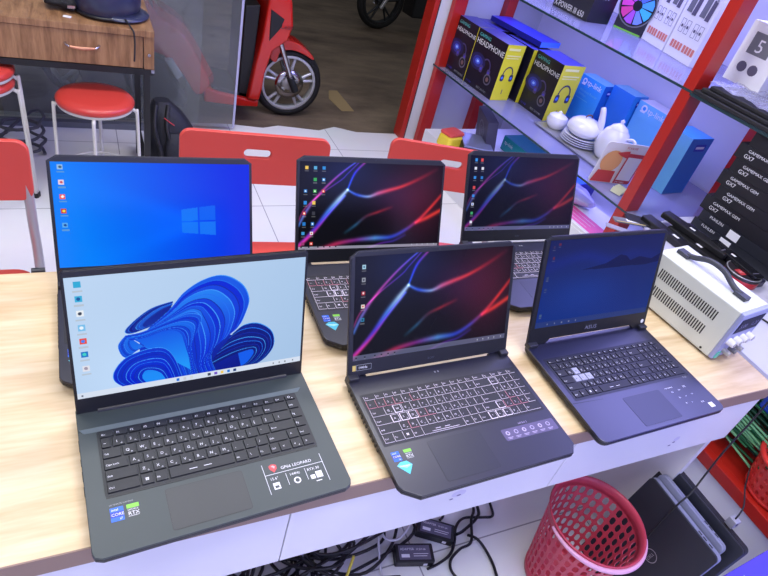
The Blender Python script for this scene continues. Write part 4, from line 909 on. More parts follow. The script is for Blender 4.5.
MB().mat(M_PORC).tube(spline([(-.052,0,.045),(-.078,0,.075),(-.085,0,.115),(-.098,0,.155),(-.106,0,.172)],5),[.020+(.009-.020)*i/20 for i in range(21)],12).build('spout',tp_)
MB().mat(M_PORC).tube(spline([(.050,0,.108),(.080,0,.118),(.100,0,.092),(.092,0,.052),(.060,0,.034)],6),.0062,8).build('handle',tp_)
# standing card (plain stand-in) and small things around it
cd=thing('standing_card','white and orange standing card with red-edged panel in front of the teapot','sign',sp(1.405,.115,.5008),rad(-10)); cd.scale=(1.25,1.25,1.35)
m=MB().frame((0,0,0),(1,0,0),(0,-.10,.995)).mat(M_PAPER).prism(rrect(-.085,.095,0,.155,.012,3),0,.003); m.build('board',cd)
m=MB().frame((0,-.001,0),(1,0,0),(0,-.10,.995)).mat(mat('card_orange',(232,170,110),.5)).flat(circ(-.035,.085,.042,18),.0045).mat(mat('card_red',(206,70,66),.5)).flat([(-.08,.004),(.01,.004),(.005,.05),(-.07,.05)],.005).flat([(-.03,.12),(.02,.13),(.03,.10),(-.01,.11)],.0052)
m.mat(M_DRED).flat(rrect(.020,.092,.004,.122,.002,1),.0053).mat(M_PAPER).flat([(.026,.018),(.086,.018),(.086,.108),(.026,.108)],.006)
m.mat(M_DRED).text('SCAN ME',.0,.137,.011,.004).mat(M_WTXT).text('PAY HERE',.028,.007,.009,.006); m.build('card_print',cd)
MB().mat(M_PAPER).add([(-.05,.004,.0),(.05,.004,0),(.0,.06,.0),(-.03,.002,.10),(.03,.002,.10)],[(0,3,2),(1,2,4),(3,4,2)]).build('back_stay',cd)
pc=thing('folded_banknote','crumpled pale note at the shelf edge beside the near red post','paper',sp(1.50,.10,.5008),.4)
m=MB().mat(mat('banknote',(186,190,160),.6)); 
for i in range(5): m.add([(-.03+i*.013,-.02,.002+.02*(i%2)),(-.017+i*.013,-.02,.002+.02*((i+1)%2)),(-.017+i*.013,.03,.004+.022*((i+1)%2)),(-.03+i*.013,.03,.004+.022*(i%2))],[(0,1,2,3)])
m.build('note',pc,solid=.001)
# upper shelf
uz=1.0408
def xp_front(m,w,h):
    m.mat(M_WTXT).text('X-POWER III 650',w*.03,h*.06,h*.22,.0004,sx=.78); m.cut().mat(M_GTXT).flat([(w*.35,h*.4),(w*.45,h*.34),(w*.5,h*.8),(w*.42,h*.8)],.0004)
def xp_side(m,w,h): m.mat(M_GTXT).text('650',w*.3,h*.62,.035,.0004)
prod_box('power_supply_box','black box lettered X-POWER on the upper shelf','box',.585,.835,.19,.345,uz,.17,mat('carton_charcoal',(44,44,50),.4),M_BOXK,mat('carton_charcoal',(44,44,50),.4),deco=xp_front,sidedeco=xp_side)
def fan_front(m,w,h):
    m.mat(M_GREY).flat(circ(w*.5,h*.5,h*.40,28),.0003); m.mat(M_BOXK).flat(circ(w*.5,h*.5,h*.375,28),.0005)
    cols=[(80,170,240),(90,120,240),(130,90,230),(190,80,220),(230,80,200),(225,70,160),(180,90,220),(120,150,240),(70,190,240)]
    for k in range(9):
        a0=2*pi*k/9; a1=a0+.60
        m.mat(mat('fan_colour_%d'%k,cols[k],.4)).flat([(w*.5+h*.1*math.cos(a0),h*.5+h*.1*math.sin(a0)),(w*.5+h*.34*math.cos(a0),h*.5+h*.34*math.sin(a0)),(w*.5+h*.35*math.cos((a0+a1)/2),h*.5+h*.35*math.sin((a0+a1)/2)),(w*.5+h*.34*math.cos(a1),h*.5+h*.34*math.sin(a1)),(w*.5+h*.1*math.cos(a1),h*.5+h*.1*math.sin(a1))],.0007)
    m.mat(M_BOXK).flat(circ(w*.5,h*.5,h*.10,16),.0009); m.mat(M_NG).box(w*.02,w*.98,0,h*.03,0,.0004)
prod_box('fan_box','dark box with a rainbow-coloured fan picture, beside the white phone-holder boxes','box',.845,1.000,.375,.47,uz,.24,mat('carton_charcoal',(44,44,50),.4),M_BOXK,M_BOXK,deco=fan_front,yaw=-.22)
def wb_front(m,w,h):
    for k in range(2):
        x=w*(.10+.45*k); m.cut()
        m.mat(M_GREY).flat([(x,h*.62),(x+w*.18,h*.62),(x+w*.20,h*.93),(x+w*.04,h*.93)],.0004); m.mat(M_GR2).flat([(x+w*.2,h*.60),(x+w*.34,h*.60),(x+w*.36,h*.86),(x+w*.24,h*.88)],.0004)
        m.mat(M_SILVER).flat(circ(x+w*.32,h*.88,w*.035,10),.0006)
        m.cut().mat(M_GR2)
        for xx in(x+w*.03,x+w*.22):
            m.box(xx,xx+w*.13,h*.34,h*.345,0,.0004).box(xx,xx+w*.13,h*.52,h*.525,0,.0004).box(xx,xx+w*.008,h*.34,h*.525,0,.0004).box(xx+w*.122,xx+w*.13,h*.34,h*.525,0,.0004)
            m.flat(circ(xx+w*.065,h*.43,w*.035,10),.0005)
        m.text('+',x+w*.165,h*.40,.022,.0004)
        m.cut().mat(mat('print_salmon',(214,128,112),.5))
        for i in range(4): m.box(x+w*.005+i*w*.105,x+w*.085+i*w*.105,h*.12,h*.22,0,.0004)
prod_box('phone_holder_box','large white box printed with phone holders and small salmon squares, left of the near post','box',.998,1.172,.418,.49,uz,.30,M_PAPER,M_PAPER,M_PAPER,deco=wb_front,yaw=.255,group='white phone-holder boxes')
prod_box('phone_holder_box','white phone-holder box touching the near red post','box',1.176,1.37,.372,.45,uz,.30,M_PAPER,M_PAPER,M_PAPER,deco=wb_front,yaw=.255,group='white phone-holder boxes')
def c5_front(m,w,h):
    m.mat(M_GREY).box(w*.2,w*.75,h*.5,h*.85,0,.0003); m.mat(M_PAPER).text('5',w*.36,h*.55,h*.30,.0006); m.mat(M_GR2)
    for i in range(2): m.cut().flat(circ(w*(.3+.3*i),h*.28,h*.09,12),.0004)
prod_box('charger_box','white and grey box with a big 5 just right of the near post','box',1.60,1.76,.20,.30,1.09,.22,M_PAPER,M_PAPER,M_PAPER,deco=c5_front)
prod_box('slim_box','pale box with violet stripes at the right photo edge above the bubble wrap','box',1.86,2.20,.18,.30,1.09,.24,M_PAPER,mat('stripe_violet',(96,92,200),.4),M_PAPER,deco=lambda m,w,h:m.mat(mat('stripe_violet',(96,92,200),.4)).box(w*.05,w*.09,0,h,0,.0003).box(w*.14,w*.17,0,h,0,.0003).mat(mat('kraft',(176,150,120),.6)).box(w*.3,w*.9,h*.1,h*.9,0,.0003))
# near bay shelf with dark trays
NS=thing('side_shelf','dark-edged shelf right of the near red post carrying black trays','shelf',(0,0,0))
sbox(MB().mat(M_SHE),1.645,3.3,-.02,.45,1.028,1.040).build('board',NS); sbox(MB().mat(M_SILVER),1.66,3.3,-.024,-.02,1.046,1.052).build('edge_strip',NS)
for i in range(3):
    o=sbox(MB().mat(M_BLK2),1.655+.02*i,2.5-.05*i,-.025+.012*i,.30,1.0408+.0155*i,1.0555+.0155*i).build('tray',bevel=.003); tag(o,['lowest','middle','topmost'][i]+' black plastic tray stacked on the side shelf under the bubble wrap','tray','black trays on the side shelf')
m=MB().mat(mat('bubble_wrap',(196,198,226),.15,alpha=.45,spec=.9)); n=40; vs=[];fs=[]; R_=random.Random(3)
for i in range(n):
    for j in range(12):
        p=sp(1.68+i*.018,.0+j*.025,1.0885+.004+.007*R_.random()+.004*math.sin(i*.9+j)); vs.append(tuple(p))
for i in range(n-1):
    for j in range(11): a=i*12+j; fs.append((a,a+1,a+13,a+12))
bw=MB().mat(MATS['bubble_wrap']).add(vs,fs).build('bubble_wrap'); tag(bw,'crinkled clear bubble wrap over the black trays','wrap')
# stack of black cartons, front faces towards the room
def crt_front(txt1,txt2,white=False,M1=None):
    def f(m,w,h):
        m.mat(M_WTXT).text(txt1,.040,h*.62,.0150,.0004,sx=1.1)
        if txt2: m.cut().text(txt2,.034,h*.22,.020,.0004)
        if white: m.cut().mat(M_PAPER).box(.13,.175,h*.1,h*.85,0,.0004)
    return f
names=['lowest','second','third','fourth','fifth','sixth','seventh','topmost']
z=.6198; CH_=[.042,.042,.056,.054,.054,.054,.054,.049]; offs=[.0,.012,-.008,.016,-.006,.010,-.004,.022]
M_CT=mat('carton_black',(20,21,27),.42); M_CT2=mat('carton_black_patterned',(34,36,44),.4)
for i in range(8):
    f=crt_front('FUHLEN','',True) if i<2 else (crt_front('','') if i==7 else crt_front('GAMEMAX GEM','GX7'))
    prod_box('peripheral_carton',names[i]+' black carton of the tall stack under the side shelf'+(', with a white sticker' if i<2 else ''),'box',1.919+offs[i],2.50,-.008,.30,z,CH_[i]-.0008,M_CT2 if i<2 else M_CT,M_CT,M_CT,deco=f,group='stacked black cartons')
    z+=CH_[i]
# things on the low rack
def bar(name,label,cat,x,y,z,l,w,h,rz,m_,deco=None,bev=.004,tilt=0,group=None):
    t=thing(name,label,cat,(x,y,z),rz,group); t.rotation_euler=(tilt,0,rz)
    MB().mat(m_).prism(rrect(-w/2,w/2,-l/2,l/2,min(w,l)*.15,4),0,h).build('casing',t,bevel=bev)
    if deco:
        m=MB(); deco(m,l,w,h); m.build('marking',t)
    return t
def bat(m,l,w,h): m.mat(M_GR2).box(-w*.3,w*.3,-l*.42,-l*.40,h,h+.0006); m.mat(M_PAPER).box(-w*.12,w*.10,l*.02,l*.10,h,h+.0008)
G='black battery packs in the pile'
bar('battery_pack','long black battery pack nearest the power supply, lowest of the pile','battery',1.905,.71,.6195,.33,.055,.024,.10,M_BLK,bat,group=G)
bar('battery_pack','long black battery pack in the middle of the pile, beside the lowest one','battery',1.965,.65,.6195,.30,.055,.024,.05,M_BLK,bat,group=G)
bar('battery_pack','black battery pack at the rear of the pile against the cartons','battery',2.04,.63,.6195,.36,.060,.026,.03,mat('violet_black',(30,30,60),.3),bat,group=G)
bar('battery_pack','black battery pack lying across the top of the pile','battery',1.985,.72,.6455,.28,.050,.022,.16,M_BLK,bat,group=G)
bar('battery_pack','short glossy black battery pack on top of the rear ones','battery',2.02,.56,.6460,.22,.050,.022,-.05,mat('gloss_black',(18,18,26),.15),bat,group=G)
bar('memory_module','grey memory stick with a gold edge at the rack corner by the post','circuit board',1.80,.86,.6195,.13,.035,.006,1.25,M_GREY,lambda m,l,w,h:m.mat(M_GOLD).box(-w*.5,-w*.38,-l*.45,l*.45,h,h+.0005).mat(M_PAPER).box(-w*.2,w*.3,-l*.3,l*.1,h,h+.0005),.001)
bar('metal_ruler','grey metal strip beside the memory stick at the rack corner','strip',1.735,.80,.6195,.16,.03,.004,.9,M_SILVER,None,.0008)
bar('black_module','flat black module between the memory stick and battery packs','circuit board',1.86,.86,.6195,.12,.06,.008,1.0,M_BLK2,None,.002)
bar('black_card','thin black card just behind the top of the power supply','card',1.80,.60,.6195,.13,.07,.004,.5,M_BLK2,None,.001)
tn=thing('round_tin','round red and black tin with a printed lid, behind the power supply','tin',(2.00,.50,.6193))
MB().mat(mat('tin_red',(176,30,40),.3)).lathe([(.001,0),(.058,0),(.060,.004),(.060,.028),(.057,.030)],36).build('tin_body',tn)
m=MB().mat(mat('tin_dark',(40,34,40),.3)).lathe([(.0605,.026),(.061,.036),(.056,.0375),(.052,.0355),(.001,.0355)],36).mat(M_SILVER).tube([(.0585*math.cos(t*pi/18),.0585*math.sin(t*pi/18),.037) for t in range(36)],.0022,5,closed=True)
m.mat(M_DRED).box(-.035,.035,-.018,.014,.0355,.0362).mat(M_DRED2).text('ROSIN',-.028,-.008,.018,.0366); m.build('tin_lid',tn)
gb=thing('green_white_box','white box with a green edge at the right photo edge above the tin','box',(2.02,.355,.6193),rad(-10))
MB().mat(M_PAPER).box(-.03,.24,-.13,-.01,0,.16).build('carton',gb,bevel=.001)
m=MB().mat(mat('leaf_green',(30,140,60),.4)).box(-.0315,-.0295,-.131,-.118,0,.161).box(-.0315,-.0295,-.022,-.009,0,.161).box(-.0315,.24,-.131,-.009,.1602,.1612)
m.frame((-.0305,-.03,0),(0,-1,0),(0,0,1)).text('ZX',.02,.085,.05,.0003); m.build('carton_print',gb)
cable('thin_cable',[(2.04,.36,.625),(1.98,.30,.6235),(1.94,.36,.6235),(1.90,.40,.6235),(1.88,.33,.6235),(1.93,.22,.6235),(2.05,.16,.6235)],.003,M_CAB,'thin dark cable lying on the rack top beside the tin')
# bottom level of the wall shelf
bz=.2205
pr=thing('scratch_pouch','red and yellow pouch behind the right folding chair','pouch',(1.862,2.225,bz),.3); pr.scale=(1.05,1.05,1.35)
MB().mat(mat('pouch_yellow',(232,206,60),.4)).prism(rrect(-.06,.06,-.05,.05,.02,4),0,.05,rrect(-.055,.055,-.045,.045,.02,4)).build('pouch_body',pr,bevel=.008)
MB().mat(M_RED).prism(rrect(-.05,.07,-.04,.05,.02,4),.05,.062).build('pouch_top',pr,bevel=.005)
hd=thing('disk_enclosure','silver-topped black electronics box on the lowest shelf','box',(2.00,2.17,bz),-.35); hd.scale=(1,1,1.5)
MB().mat(M_BLK).box(-.09,.09,-.10,.10,0,.035).build('casing',hd,bevel=.003); MB().mat(mat('lilac_metal',(150,156,196),.25,.5)).box(-.085,.085,-.095,.095,.035,.041).build('cover',hd); MB().mat(M_WTXT).box(.03,.05,-.101,-.1,.012,.02).build('port_label',hd)
sw=thing('switch_box','grey-black carton leaning on its corner behind the silver-topped box','box',(2.12,2.24,bz+.006),-.35); sw.rotation_euler=(0,rad(-12),-.3)
MB().mat(mat('carton_grey',(64,62,84),.5)).box(-.03,.03,-.12,.12,.0,.19).build('carton',sw,bevel=.002)
MB().frame((-.0305,.10,.0),(0,-1,0),(0,0,1)).mat(M_GR2).flat(circ(.10,.10,.055,22),.0004).mat(mat('carton_grey',(64,62,84),.5)).flat(circ(.10,.10,.045,22),.0006).mat(M_GR2).text('G3',.07,.085,.05,.0008).build('carton_print',sw)
M_TEAL=mat('teal_card',(36,150,150),.35); M_TEALD=mat('teal_dark',(22,84,96),.35)
prod_box('network_card_box','teal network box lying on the lowest shelf with a dark green top','box',.55,.80,.24,.44,bz,.085,M_TEAL,M_TEALD,M_TEALD,deco=lambda m,w,h:m.mat(M_WTXT).text('tp-link',w*.08,h*.5,.03,.0004))
prod_box('led_strip_stand_in','bright blue box in place of the LED strip under the tea tray','box',.83,1.14,.24,.44,bz,.10,M_BLUEG,M_INDG,M_BLUEG,deco=lambda m,w,h:m.mat(M_WTXT).box(w*.2,w*.8,h*.4,h*.46,0,.0004))  # plain blue box standing in for a lit LED strip
prod_box('white_carton','white carton below the pink booklet','box',1.16,1.58,.0,.30,bz,.060,M_PAPER,M_PAPER,M_PAPER)
pk=prod_box('pink_booklet','pink and white booklet lying on a white carton on the lowest shelf','booklet',1.17,1.56,.005,.27,bz+.0605,.014,M_PAPER,M_PAPER,M_PAPER)
m=MB(); m.M=Matrix(((AV.x,AD.x,0,0),(AV.y,AD.y,0,0),(0,0,1,0),(0,0,0,1)))
m.mat(mat('hot_pink',(238,90,164),.4)).add([(.02,.02,.0146),(.37,.02,.0146),(.37,.13,.0146),(.02,.13,.0146)],[(0,3,2,1)]); m.mat(M_PAPER)
for k in range(3): m.add([(.08,.04+.03*k,.0149),(.30,.04+.03*k,.0149),(.30,.043+.03*k,.0149),(.08,.043+.03*k,.0149)],[(0,3,2,1)])
m.build('cover_print',pk)
R_=random.Random(5); rings=[]
for i in range(12):
    u=-1+2*i/11; r=.075*math.sqrt(max(0,1-u*u*.85)); rings.append([(u*.15+.01*R_.random(),math.cos(2*pi*k/16)*r*(.8+.4*R_.random()),.035+math.sin(2*pi*k/16)*r*.5*(.75+.5*R_.random())) for k in range(16)])
pb=MB().mat(mat('lilac_film',(186,184,226),.25,spec=.8)).loft(rings).build('plastic_bag',sub=1); pb.location=sp(1.20,.17,bz+.078); pb.rotation_euler=(0,0,math.atan2(AV.y,AV.x)); tag(pb,'crumpled lilac plastic bag behind the pink booklet','bag')
# lower level of the low rack: red basket, green stalks, blue packets
def lattice(m,r0,r1,z0,z1,nc,nr,fill,rx=1.0,ry=1.0,phase=0):
    for j in range(nr):
        for i in range(nc):
            cells=[]
            def P(u,v):
                a=2*pi*(i+u)/nc+phase; t=(j+v)/nr; r=r0+(r1-r0)*t; return (r*math.cos(a)*rx,r*math.sin(a)*ry,z0+(z1-z0)*t)
            fu,fv=fill
            outer=[P(0,0),P(.5,0),P(1,0),P(1,.5),P(1,1),P(.5,1),P(0,1),P(0,.5)]
            inner=[P(.5-fu*.8,.5-fv*.75),P(.5,.5-fv),P(.5+fu*.8,.5-fv*.75),P(.5+fu,.5),P(.5+fu*.8,.5+fv*.75),P(.5,.5+fv),P(.5-fu*.8,.5+fv*.75),P(.5-fu,.5)]
            m.add(outer+inner,[(k,(k+1)%8,8+(k+1)%8,8+k) for k in range(8)])
bk=thing('small_basket','small bright red plastic basket on the low rack rail','basket',(1.760,-.080,.2865))
m=MB().mat(mat('basket_red',(214,52,44),.35)); lattice(m,.080,.100,.01,.125,26,4,(.28,.30)); m.build('basket_wall',bk,solid=.003)
MB().mat(MATS['basket_red']).lathe([(.001,.002),(.080,.002),(.081,.012)],26).build('basket_base',bk,solid=.003)
MB().mat(MATS['basket_red']).tube([(.103*math.cos(t*pi/20),.103*math.sin(t*pi/20),.130) for t in range(40)],.008,8,closed=True).build('rim',bk)
m=MB(); R_=random.Random(9)
gm=[mat('stalk_green',(52,140,84),.4),mat('stalk_dark_green',(28,84,56),.4),mat('stalk_pale_green',(110,176,120),.4)]
for i in range(90):
    m.mat(gm[i%3]); x=1.70+R_.random()*.40; z_=.300+R_.random()*.17; y0=-.02+R_.random()*.1; y1=.50+R_.random()*.12
    m.tube([(x,y0,z_),(x+.02*(R_.random()-.5),(y0+y1)/2,z_+.03*R_.random()),(x+.05*(R_.random()-.5),y1,z_+.02*R_.random())],.0042,5)
g_=m.build('green_stalks'); tag(g_,'bundle of thin green plastic stalks on the lower rack level','stalks',kind='stuff')
bg=MB().mat(mat('black_bag_film',(18,19,24),.4)).loft(blob_rings([(.0,0,0,.19,.10),(.06,0,0,.20,.11),(.12,.01,0,.16,.09),(.15,.01,0,.08,.05)])).build('black_bag',sub=1); bg.location=(2.14,.10,.2815); bg.rotation_euler=(0,0,1.5); tag(bg,'black bag lying behind the green stalks and small basket','bag')
for i,(x,y,c,lb) in enumerate(((1.76,.03,(40,80,190),'blue packet hanging nearest the table under the rack top'),(1.86,-.04,(60,120,215),'lighter blue packet behind the nearest hanging packet'),(1.95,.06,(34,60,160),'deep blue packet farthest under the rack top'))):
    t=thing('blue_packet',lb,'packet',(x,y,.470),.15*i,'blue packets under the rack top'); MB().mat(mat('packet_blue%d'%i,c,.3)).box(-.005,.06,-.10,.08,0,.125).build('packet_body',t,bevel=.008)
    MB().frame((-.0055,.07,0),(0,-1,0),(0,0,1)).mat(M_WTXT).box(.03,.11,.05,.058,0,.0004).box(.03,.09,.07,.09,0,.0004).build('packet_print',t)
# ---------------------------------------------------------------- bench power supply on the table
PS=thing('power_supply','cream bench power supply with black carrying handle and round knobs at the right table end','power supply',(1.293,.108,TZ),rad(7.5))
M_PSU=mat('psu_cream',(206,210,200),.4); pw,pd,ph=.122,.245,.146
MB().mat(M_PSU).box(0,pw,.006,pd,.006,ph).build('housing',PS,bevel=.003)
MB().mat(mat('psu_panel',(150,156,196),.4)).box(.001,pw-.001,-.004,.006,.007,ph-.001).build('front_panel',PS,bevel=.002)
m=MB().mat(mat('psu_display',(16,17,52),.5,spec=.15)).box(.012,pw-.012,-.0055,-.004,.088,.128); m.mat(mat('psu_frame',(90,96,150),.4)).box(.010,pw-.010,-.0052,-.0045,.086,.0885); m.build('display_window',PS)
m=MB().mat(mat('psu_display_digit',(90,90,150),.3)).frame((0,-.0058,0),(1,0,0),(0,0,1)).text('5.00',.020,.100,.018).text('1.20',.068,.100,.018); m.build('readout',PS)
for i in range(4):
    x=.020+i*.027; MB().mat(M_PAPER).cyl((x,-.004,.062),(x,-.020,.062),.0095,.008,n=16).mat(M_SILVER).cyl((x,-.020,.062),(x,-.0215,.062),.005,n=12).build('knob',PS)
for i in range(3):
    x=.030+i*.028; MB().mat((M_SILVER,M_GREY,M_SILVER)[i]).cyl((x,-.004,.030),(x,-.022,.030),.0075,.0065,n=12).build('terminal',PS)
MB().mat(mat('psu_teal_switch',(90,190,170),.4)).box(.006,.020,-.007,-.004,.010,.028).build('power_switch',PS)
for z0,y0,n,hh in((.088,.045,26,.026),(.040,.050,28,.026)):
    m=MB().mat(M_BLK2)
    for i in range(n): m.box(-.0006,.0004,y0+i*.0066,y0+i*.0066+.0030,z0,z0+hh)
    m.build('vent_slots',PS)
MB().mat(M_BLK).cyl((-.001,.030,.014),(.001,.030,.014),.003,n=10).build('screw',PS)
for y in(.03,.22):
    for x in(.015,pw-.015): MB().mat(M_BLK).cyl((x,y,0),(x,y,.007),.007,n=10).build('foot',PS)
m=MB().mat(mat('handle_grey_black',(56,58,68),.5)).tube(spline([(.060,.050,ph+.006),(.060,.075,ph+.012),(.060,.11,ph+.028),(.060,.15,ph+.028),(.060,.185,ph+.012),(.060,.205,ph+.006)],5),.0072,8)
m.box(.048,.072,.030,.062,ph,ph+.010).box(.048,.072,.196,.228,ph,ph+.010); m.build('carry_handle_or_rim_highlight',PS,bevel=.001)
# ---------------------------------------------------------------- under and in front of the table
WB=thing('waste_basket','pinkish red perforated plastic waste basket in front of the table','basket',(1.122,.0,0))
M_BIN=mat('bin_rose_red',(190,62,84),.4)
m=MB().mat(M_BIN); lattice(m,.088,.120,.035,.268,32,7,(.33,.42)); m.build('basket_wall',WB,solid=.0022)
m=MB().mat(M_BIN).lathe([(.120,.268),(.1225,.290),(.127,.300),(.1295,.299),(.128,.292)],48).build('rim',WB,solid=.002)
MB().mat(M_BIN).lathe([(.001,.003),(.084,.003),(.086,.012),(.0885,.036)],40).build('basket_base',WB,solid=.002)
MB().mat(mat('bin_rim_highlight',(226,170,200),.35)).tube([(.1335*math.cos(a),.1335*math.sin(a),.290) for a in [rad(172+150*i/30) for i in range(31)]],[.0035+.0035*math.sin(pi*i/30) for i in range(31)],8).build('carry_handle_or_rim_highlight',WB)['label']='pale pink tube standing in for the highlight along the rim'  # pale tube shaped for the rim's bright highlight, no real handle
# three closed laptops leaning on the table's side panel, standing on their short side
M_CLB=mat('lid_black_soft',(34,36,46),.5); M_CLS=mat('laptop_silver',(150,154,176),.35,.3)
def leaning(label,xb,xt,zt_,yc,wd,ht,th,lidm,basem,logo,group='closed laptops leaning under the table'):
    up=Vector((xt-xb,0,zt_)).normalized(); n=Vector((-up.z,0,up.x)); t=thing('closed_laptop',label,'laptop',(xb,yc,.0),0,group)
    ux=Vector((0,-1,0)); o=Vector((0,0,.001+ .0*th))
    fr=lambda m:m.frame(tuple(o),tuple(ux),tuple(up),tuple(n))
    out=rrect(-wd/2,wd/2,0,ht,.014,5)
    fr(MB()).mat(basem).prism(out,-th,-.008).build('chassis',t,bevel=.0015)
    fr(MB()).mat(M_BLK).prism(rrect(-wd/2+.003,wd/2-.003,.003,ht-.003,.012,4),-.0085,-.0065).build('gap_seal',t)
    fr(MB()).mat(lidm).prism(out,-.007,0).build('lid',t,bevel=.002)
    m=fr(MB()).mat(basem)
    m2=fr(MB()).mat(M_BLK)
    for k in(.03,.05,.066): m2.box(wd/2-k-.012,wd/2-k,ht-.0002,ht+.0008,-.014,-.010)
    m2.build('port',t)
    if logo:
        m=fr(MB()).mat(M_SILVER); c=(.019,ht*.5+.020); N_=40
        for k in range(N_):
            a0,a1=2*pi*k/N_,2*pi*(k+1)/N_; r0,r1=.0190,.0170
            m.add([(c[0]+r*math.cos(a),c[1]+r*math.sin(a),.0004) for a,r in((a0,r0),(a1,r0),(a1,r1),(a0,r1))],[(0,1,2,3)])
        m3=MB(); R=Matrix.Rotation(rad(90),4,'Z'); m3.mat(M_SILVER); fr(m3); m3.M=m3.M@Matrix.Translation((.019,ht*.5+.020,0))@R
        m3.text('DELL',-.0145,-.0045,.0120,.0007); m3.build('maker_mark',t); m.build('logo_ring',t)
    return t
leaning('front closed black laptop of the leaning three, round logo ring on its lid',1.258,1.325,.352,-.078,.244,.358,.022,M_CLB,M_CLS,True)
leaning('thin silver-edged closed laptop in the middle of the leaning three',1.284,1.356,.362,-.072,.226,.3685,.018,M_CLS,M_CLS,False)
leaning('rear thick black closed laptop resting against the table side panel',1.318,1.392,.372,-.075,.272,.382,.028,M_CLB,mat('chassis_black_rough',(30,30,34),.6),False)
pb=thing('violet_carton','violet glossy carton at the bottom right photo corner, in front of the rack','box',(1.40,-.215,0),rad(4))
MB().mat(mat('carton_violet',(96,88,226),.25)).box(0,.46,-.36,0,0,.25).build('carton',pb,bevel=.002)
R_=random.Random(2); MB().frame((0,0,.2503)).mat(mat('splash_pale',(190,220,250),.3)).flat([(.05+(.035+.03*R_.random()*(k%2))*math.cos(2*pi*k/18),-.045+(.02+.02*R_.random()*(k%2))*math.sin(2*pi*k/18)) for k in range(18)],.0004).build('splash_print',pb)
# power bricks and cables
def brick(x,y,z,rz,label,tilt=0,txt='AC ADAPTER'):
    t=thing('power_adapter',label,'adapter',(x,y,z),rz,'power adapters on the floor'); t.rotation_euler=(tilt,0,rz)
    MB().mat(M_BLK).prism(rrect(-.056,.056,-.027,.027,.005,3),0,.028).build('casing',t,bevel=.003)
    m=MB().frame((0,0,.0282)); m.M=m.M@Matrix.Scale(.78,4); m.mat(M_GR2).box(-.058,.058,-.026,.026,0,.0003).mat(M_WTXT).text('ADAPTER',-.052,.008,.012,.0005).text('19.5V 6A',.006,.008,.010,.0005).box(-.05,-.02,-.018,-.006,.0003,.0006).box(-.005,.05,-.006,-.004,.0003,.0006).box(-.005,.045,-.014,-.012,.0003,.0006)
    m.build('rating_label',t); MB().mat(M_WTXT).box(.025,.036,-.0278,-.027,.008,.018).build('side_label',t)
    return t
brick(.735,.160,.0,rad(-15),'front black power adapter with a white rating label, lying flat on the tiles')
brick(.828,.208,.0,rad(-32),'right-hand black power adapter, turned towards the waste basket')
brick(.60,.30,.0,rad(40),'black power adapter half buried in the cable tangle')
cable('power_cable',[(1.05,.42,.2),(1.05,.32,.03),(1.046,.239,.01),(1.032,.205,.01),(.997,.209,.01),(.938,.222,.01),(.901,.204,.008),(.875,.165,.008),(.845,.135,.008),(.80,.120,.008),(.76,.115,.008)],.0042,M_CAB,'black cable hooking forward nearest the waste basket')
cable('power_cable',[(1.01,.45,.25),(1.0,.34,.03),(.994,.238,.018),(.972,.208,.018),(.916,.186,.012),(.885,.178,.02)],.0048,M_CAB,'short thick black cable reaching the right-hand adapter')
cable('power_cable',[(.99,.43,.3),(.985,.32,.04),(.976,.239,.026),(.949,.205,.026),(.923,.150,.010),(.879,.140,.008),(.837,.118,.008),(.826,.085,.008),(.851,.050,.008),(.93,.0,.008)],.0042,M_CAB,'black cable looping in front of the adapters')
cable('power_cable',[(.924,.172,.008),(.940,.150,.018),(.955,.120,.008),(.955,.073,.008),(.945,.02,.008),(.95,-.04,.008)],.0042,M_CAB,'black cable curving down beside the waste basket')
cable('power_cable',[(.90,.40,.3),(.89,.30,.03),(.88,.25,.01),(.86,.235,.012)],.0042,M_CAB,'short black cable rising behind the adapters')
cable('white_cable',[(.70,.40,.02),(.69,.30,.035),(.66,.22,.045),(.70,.20,.05),(.76,.25,.045),(.72,.29,.045),(.66,.25,.045),(.62,.12,.02),(.60,-.05,.008)],.0035,M_CABW,'thin white cable curling beside the front adapter')
cable('thin_grey_cable',[(.62,.05,.007),(.74,.08,.007),(.86,.04,.007),(.92,-.10,.007),(.85,-.20,.007)],.002,M_CABG,'thin grey cable curving over the tiles in front of the adapters')
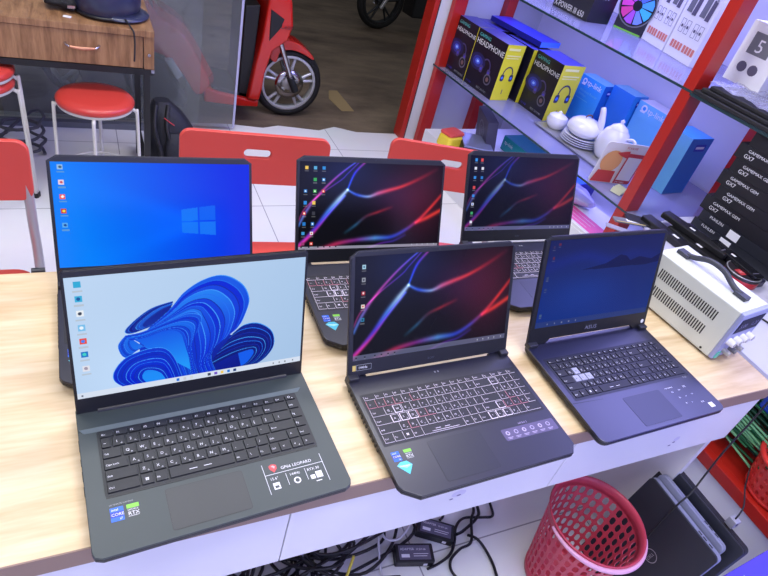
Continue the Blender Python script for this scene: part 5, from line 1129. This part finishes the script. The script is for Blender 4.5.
for i in range(10):
    R_=random.Random(40+i); pts=[]; cx_,cy_=.10+.055*i,.24+.07*R_.random()
    for k in range(14): a=k*1.15+i; r=.07+.09*R_.random(); pts.append((cx_+r*1.3*math.cos(a),cy_+r*.95*math.sin(a),.012+.06*R_.random()))
    cable('tangled_cable',pts,.0045,M_CAB,'black cable in the tangle under the table','cable','tangled black cables under the table',k=6)
for i in range(2): cable('yellow_tie',[(.30+.20*i,.12,.03),(.31+.20*i,.13,.10),(.325+.20*i,.15,.14)],.004,mat('tie_yellow',(196,180,60),.5),['yellow','yellow'][i]+' cable tie end sticking out of the tangle, '+['left','right']
 [i]+' one','cable tie')
cable('hanging_cable',[(1.410,-.012,.71),(1.400,-.018,.63),(1.392,-.022,.53),(1.386,-.03,.44),(1.352,-.045,.40),(1.318,-.052,.372),(1.300,-.056,.31),(1.285,-.062,.25),(1.262,-.062,.107),(1.245,-.06,.02)],.0024,M_CAB,'black cable running down the table corner over the leaning laptops')
us=thing('usb_plug','silver plug on a thin cable hanging in front of the rack, above the leaning laptops','plug',(1.415,-.140,.376))
MB().mat(M_SILVER).box(-.010,.012,-.011,.011,0,.026).mat(M_BLK).box(-.003,.005,-.012,.012,.012,.020).build('metal_shell',us,bevel=.001)
MB().mat(M_BLK2).tube(spline([(0,0,.024),(.02,.012,.055),(.10,.06,.040),(.235,.12,.0)],6),.0020,6).build('cord',us)
# ---------------------------------------------------------------- camera
c=bpy.data.cameras.new('camera'); cam=bpy.data.objects.new('camera',c); COL.objects.link(cam); S.camera=cam
yaw,pit,rol=-0.5727162779650018,0.6447370243604941,0.2905431282391715
f=Vector((-math.sin(yaw)*math.cos(pit),math.cos(yaw)*math.cos(pit),-math.sin(pit))); r=Vector((math.cos(yaw),math.sin(yaw),0)); u=r.cross(f)
r2=r*math.cos(rol)+u*math.sin(rol); u2=-r*math.sin(rol)+u*math.cos(rol)
cam.matrix_world=Matrix(((r2.x,u2.x,-f.x,0),(r2.y,u2.y,-f.y,-.4442559),(r2.z,u2.z,-f.z,.8051431+TZ),(0,0,0,1)))
c.sensor_width=36; c.lens=594.0619/768*36; c.clip_start=.02
v=S.view_settings; v.view_transform='Standard'; v.look='None'; v.exposure=0; v.gamma=1; v.use_curve_mapping=False
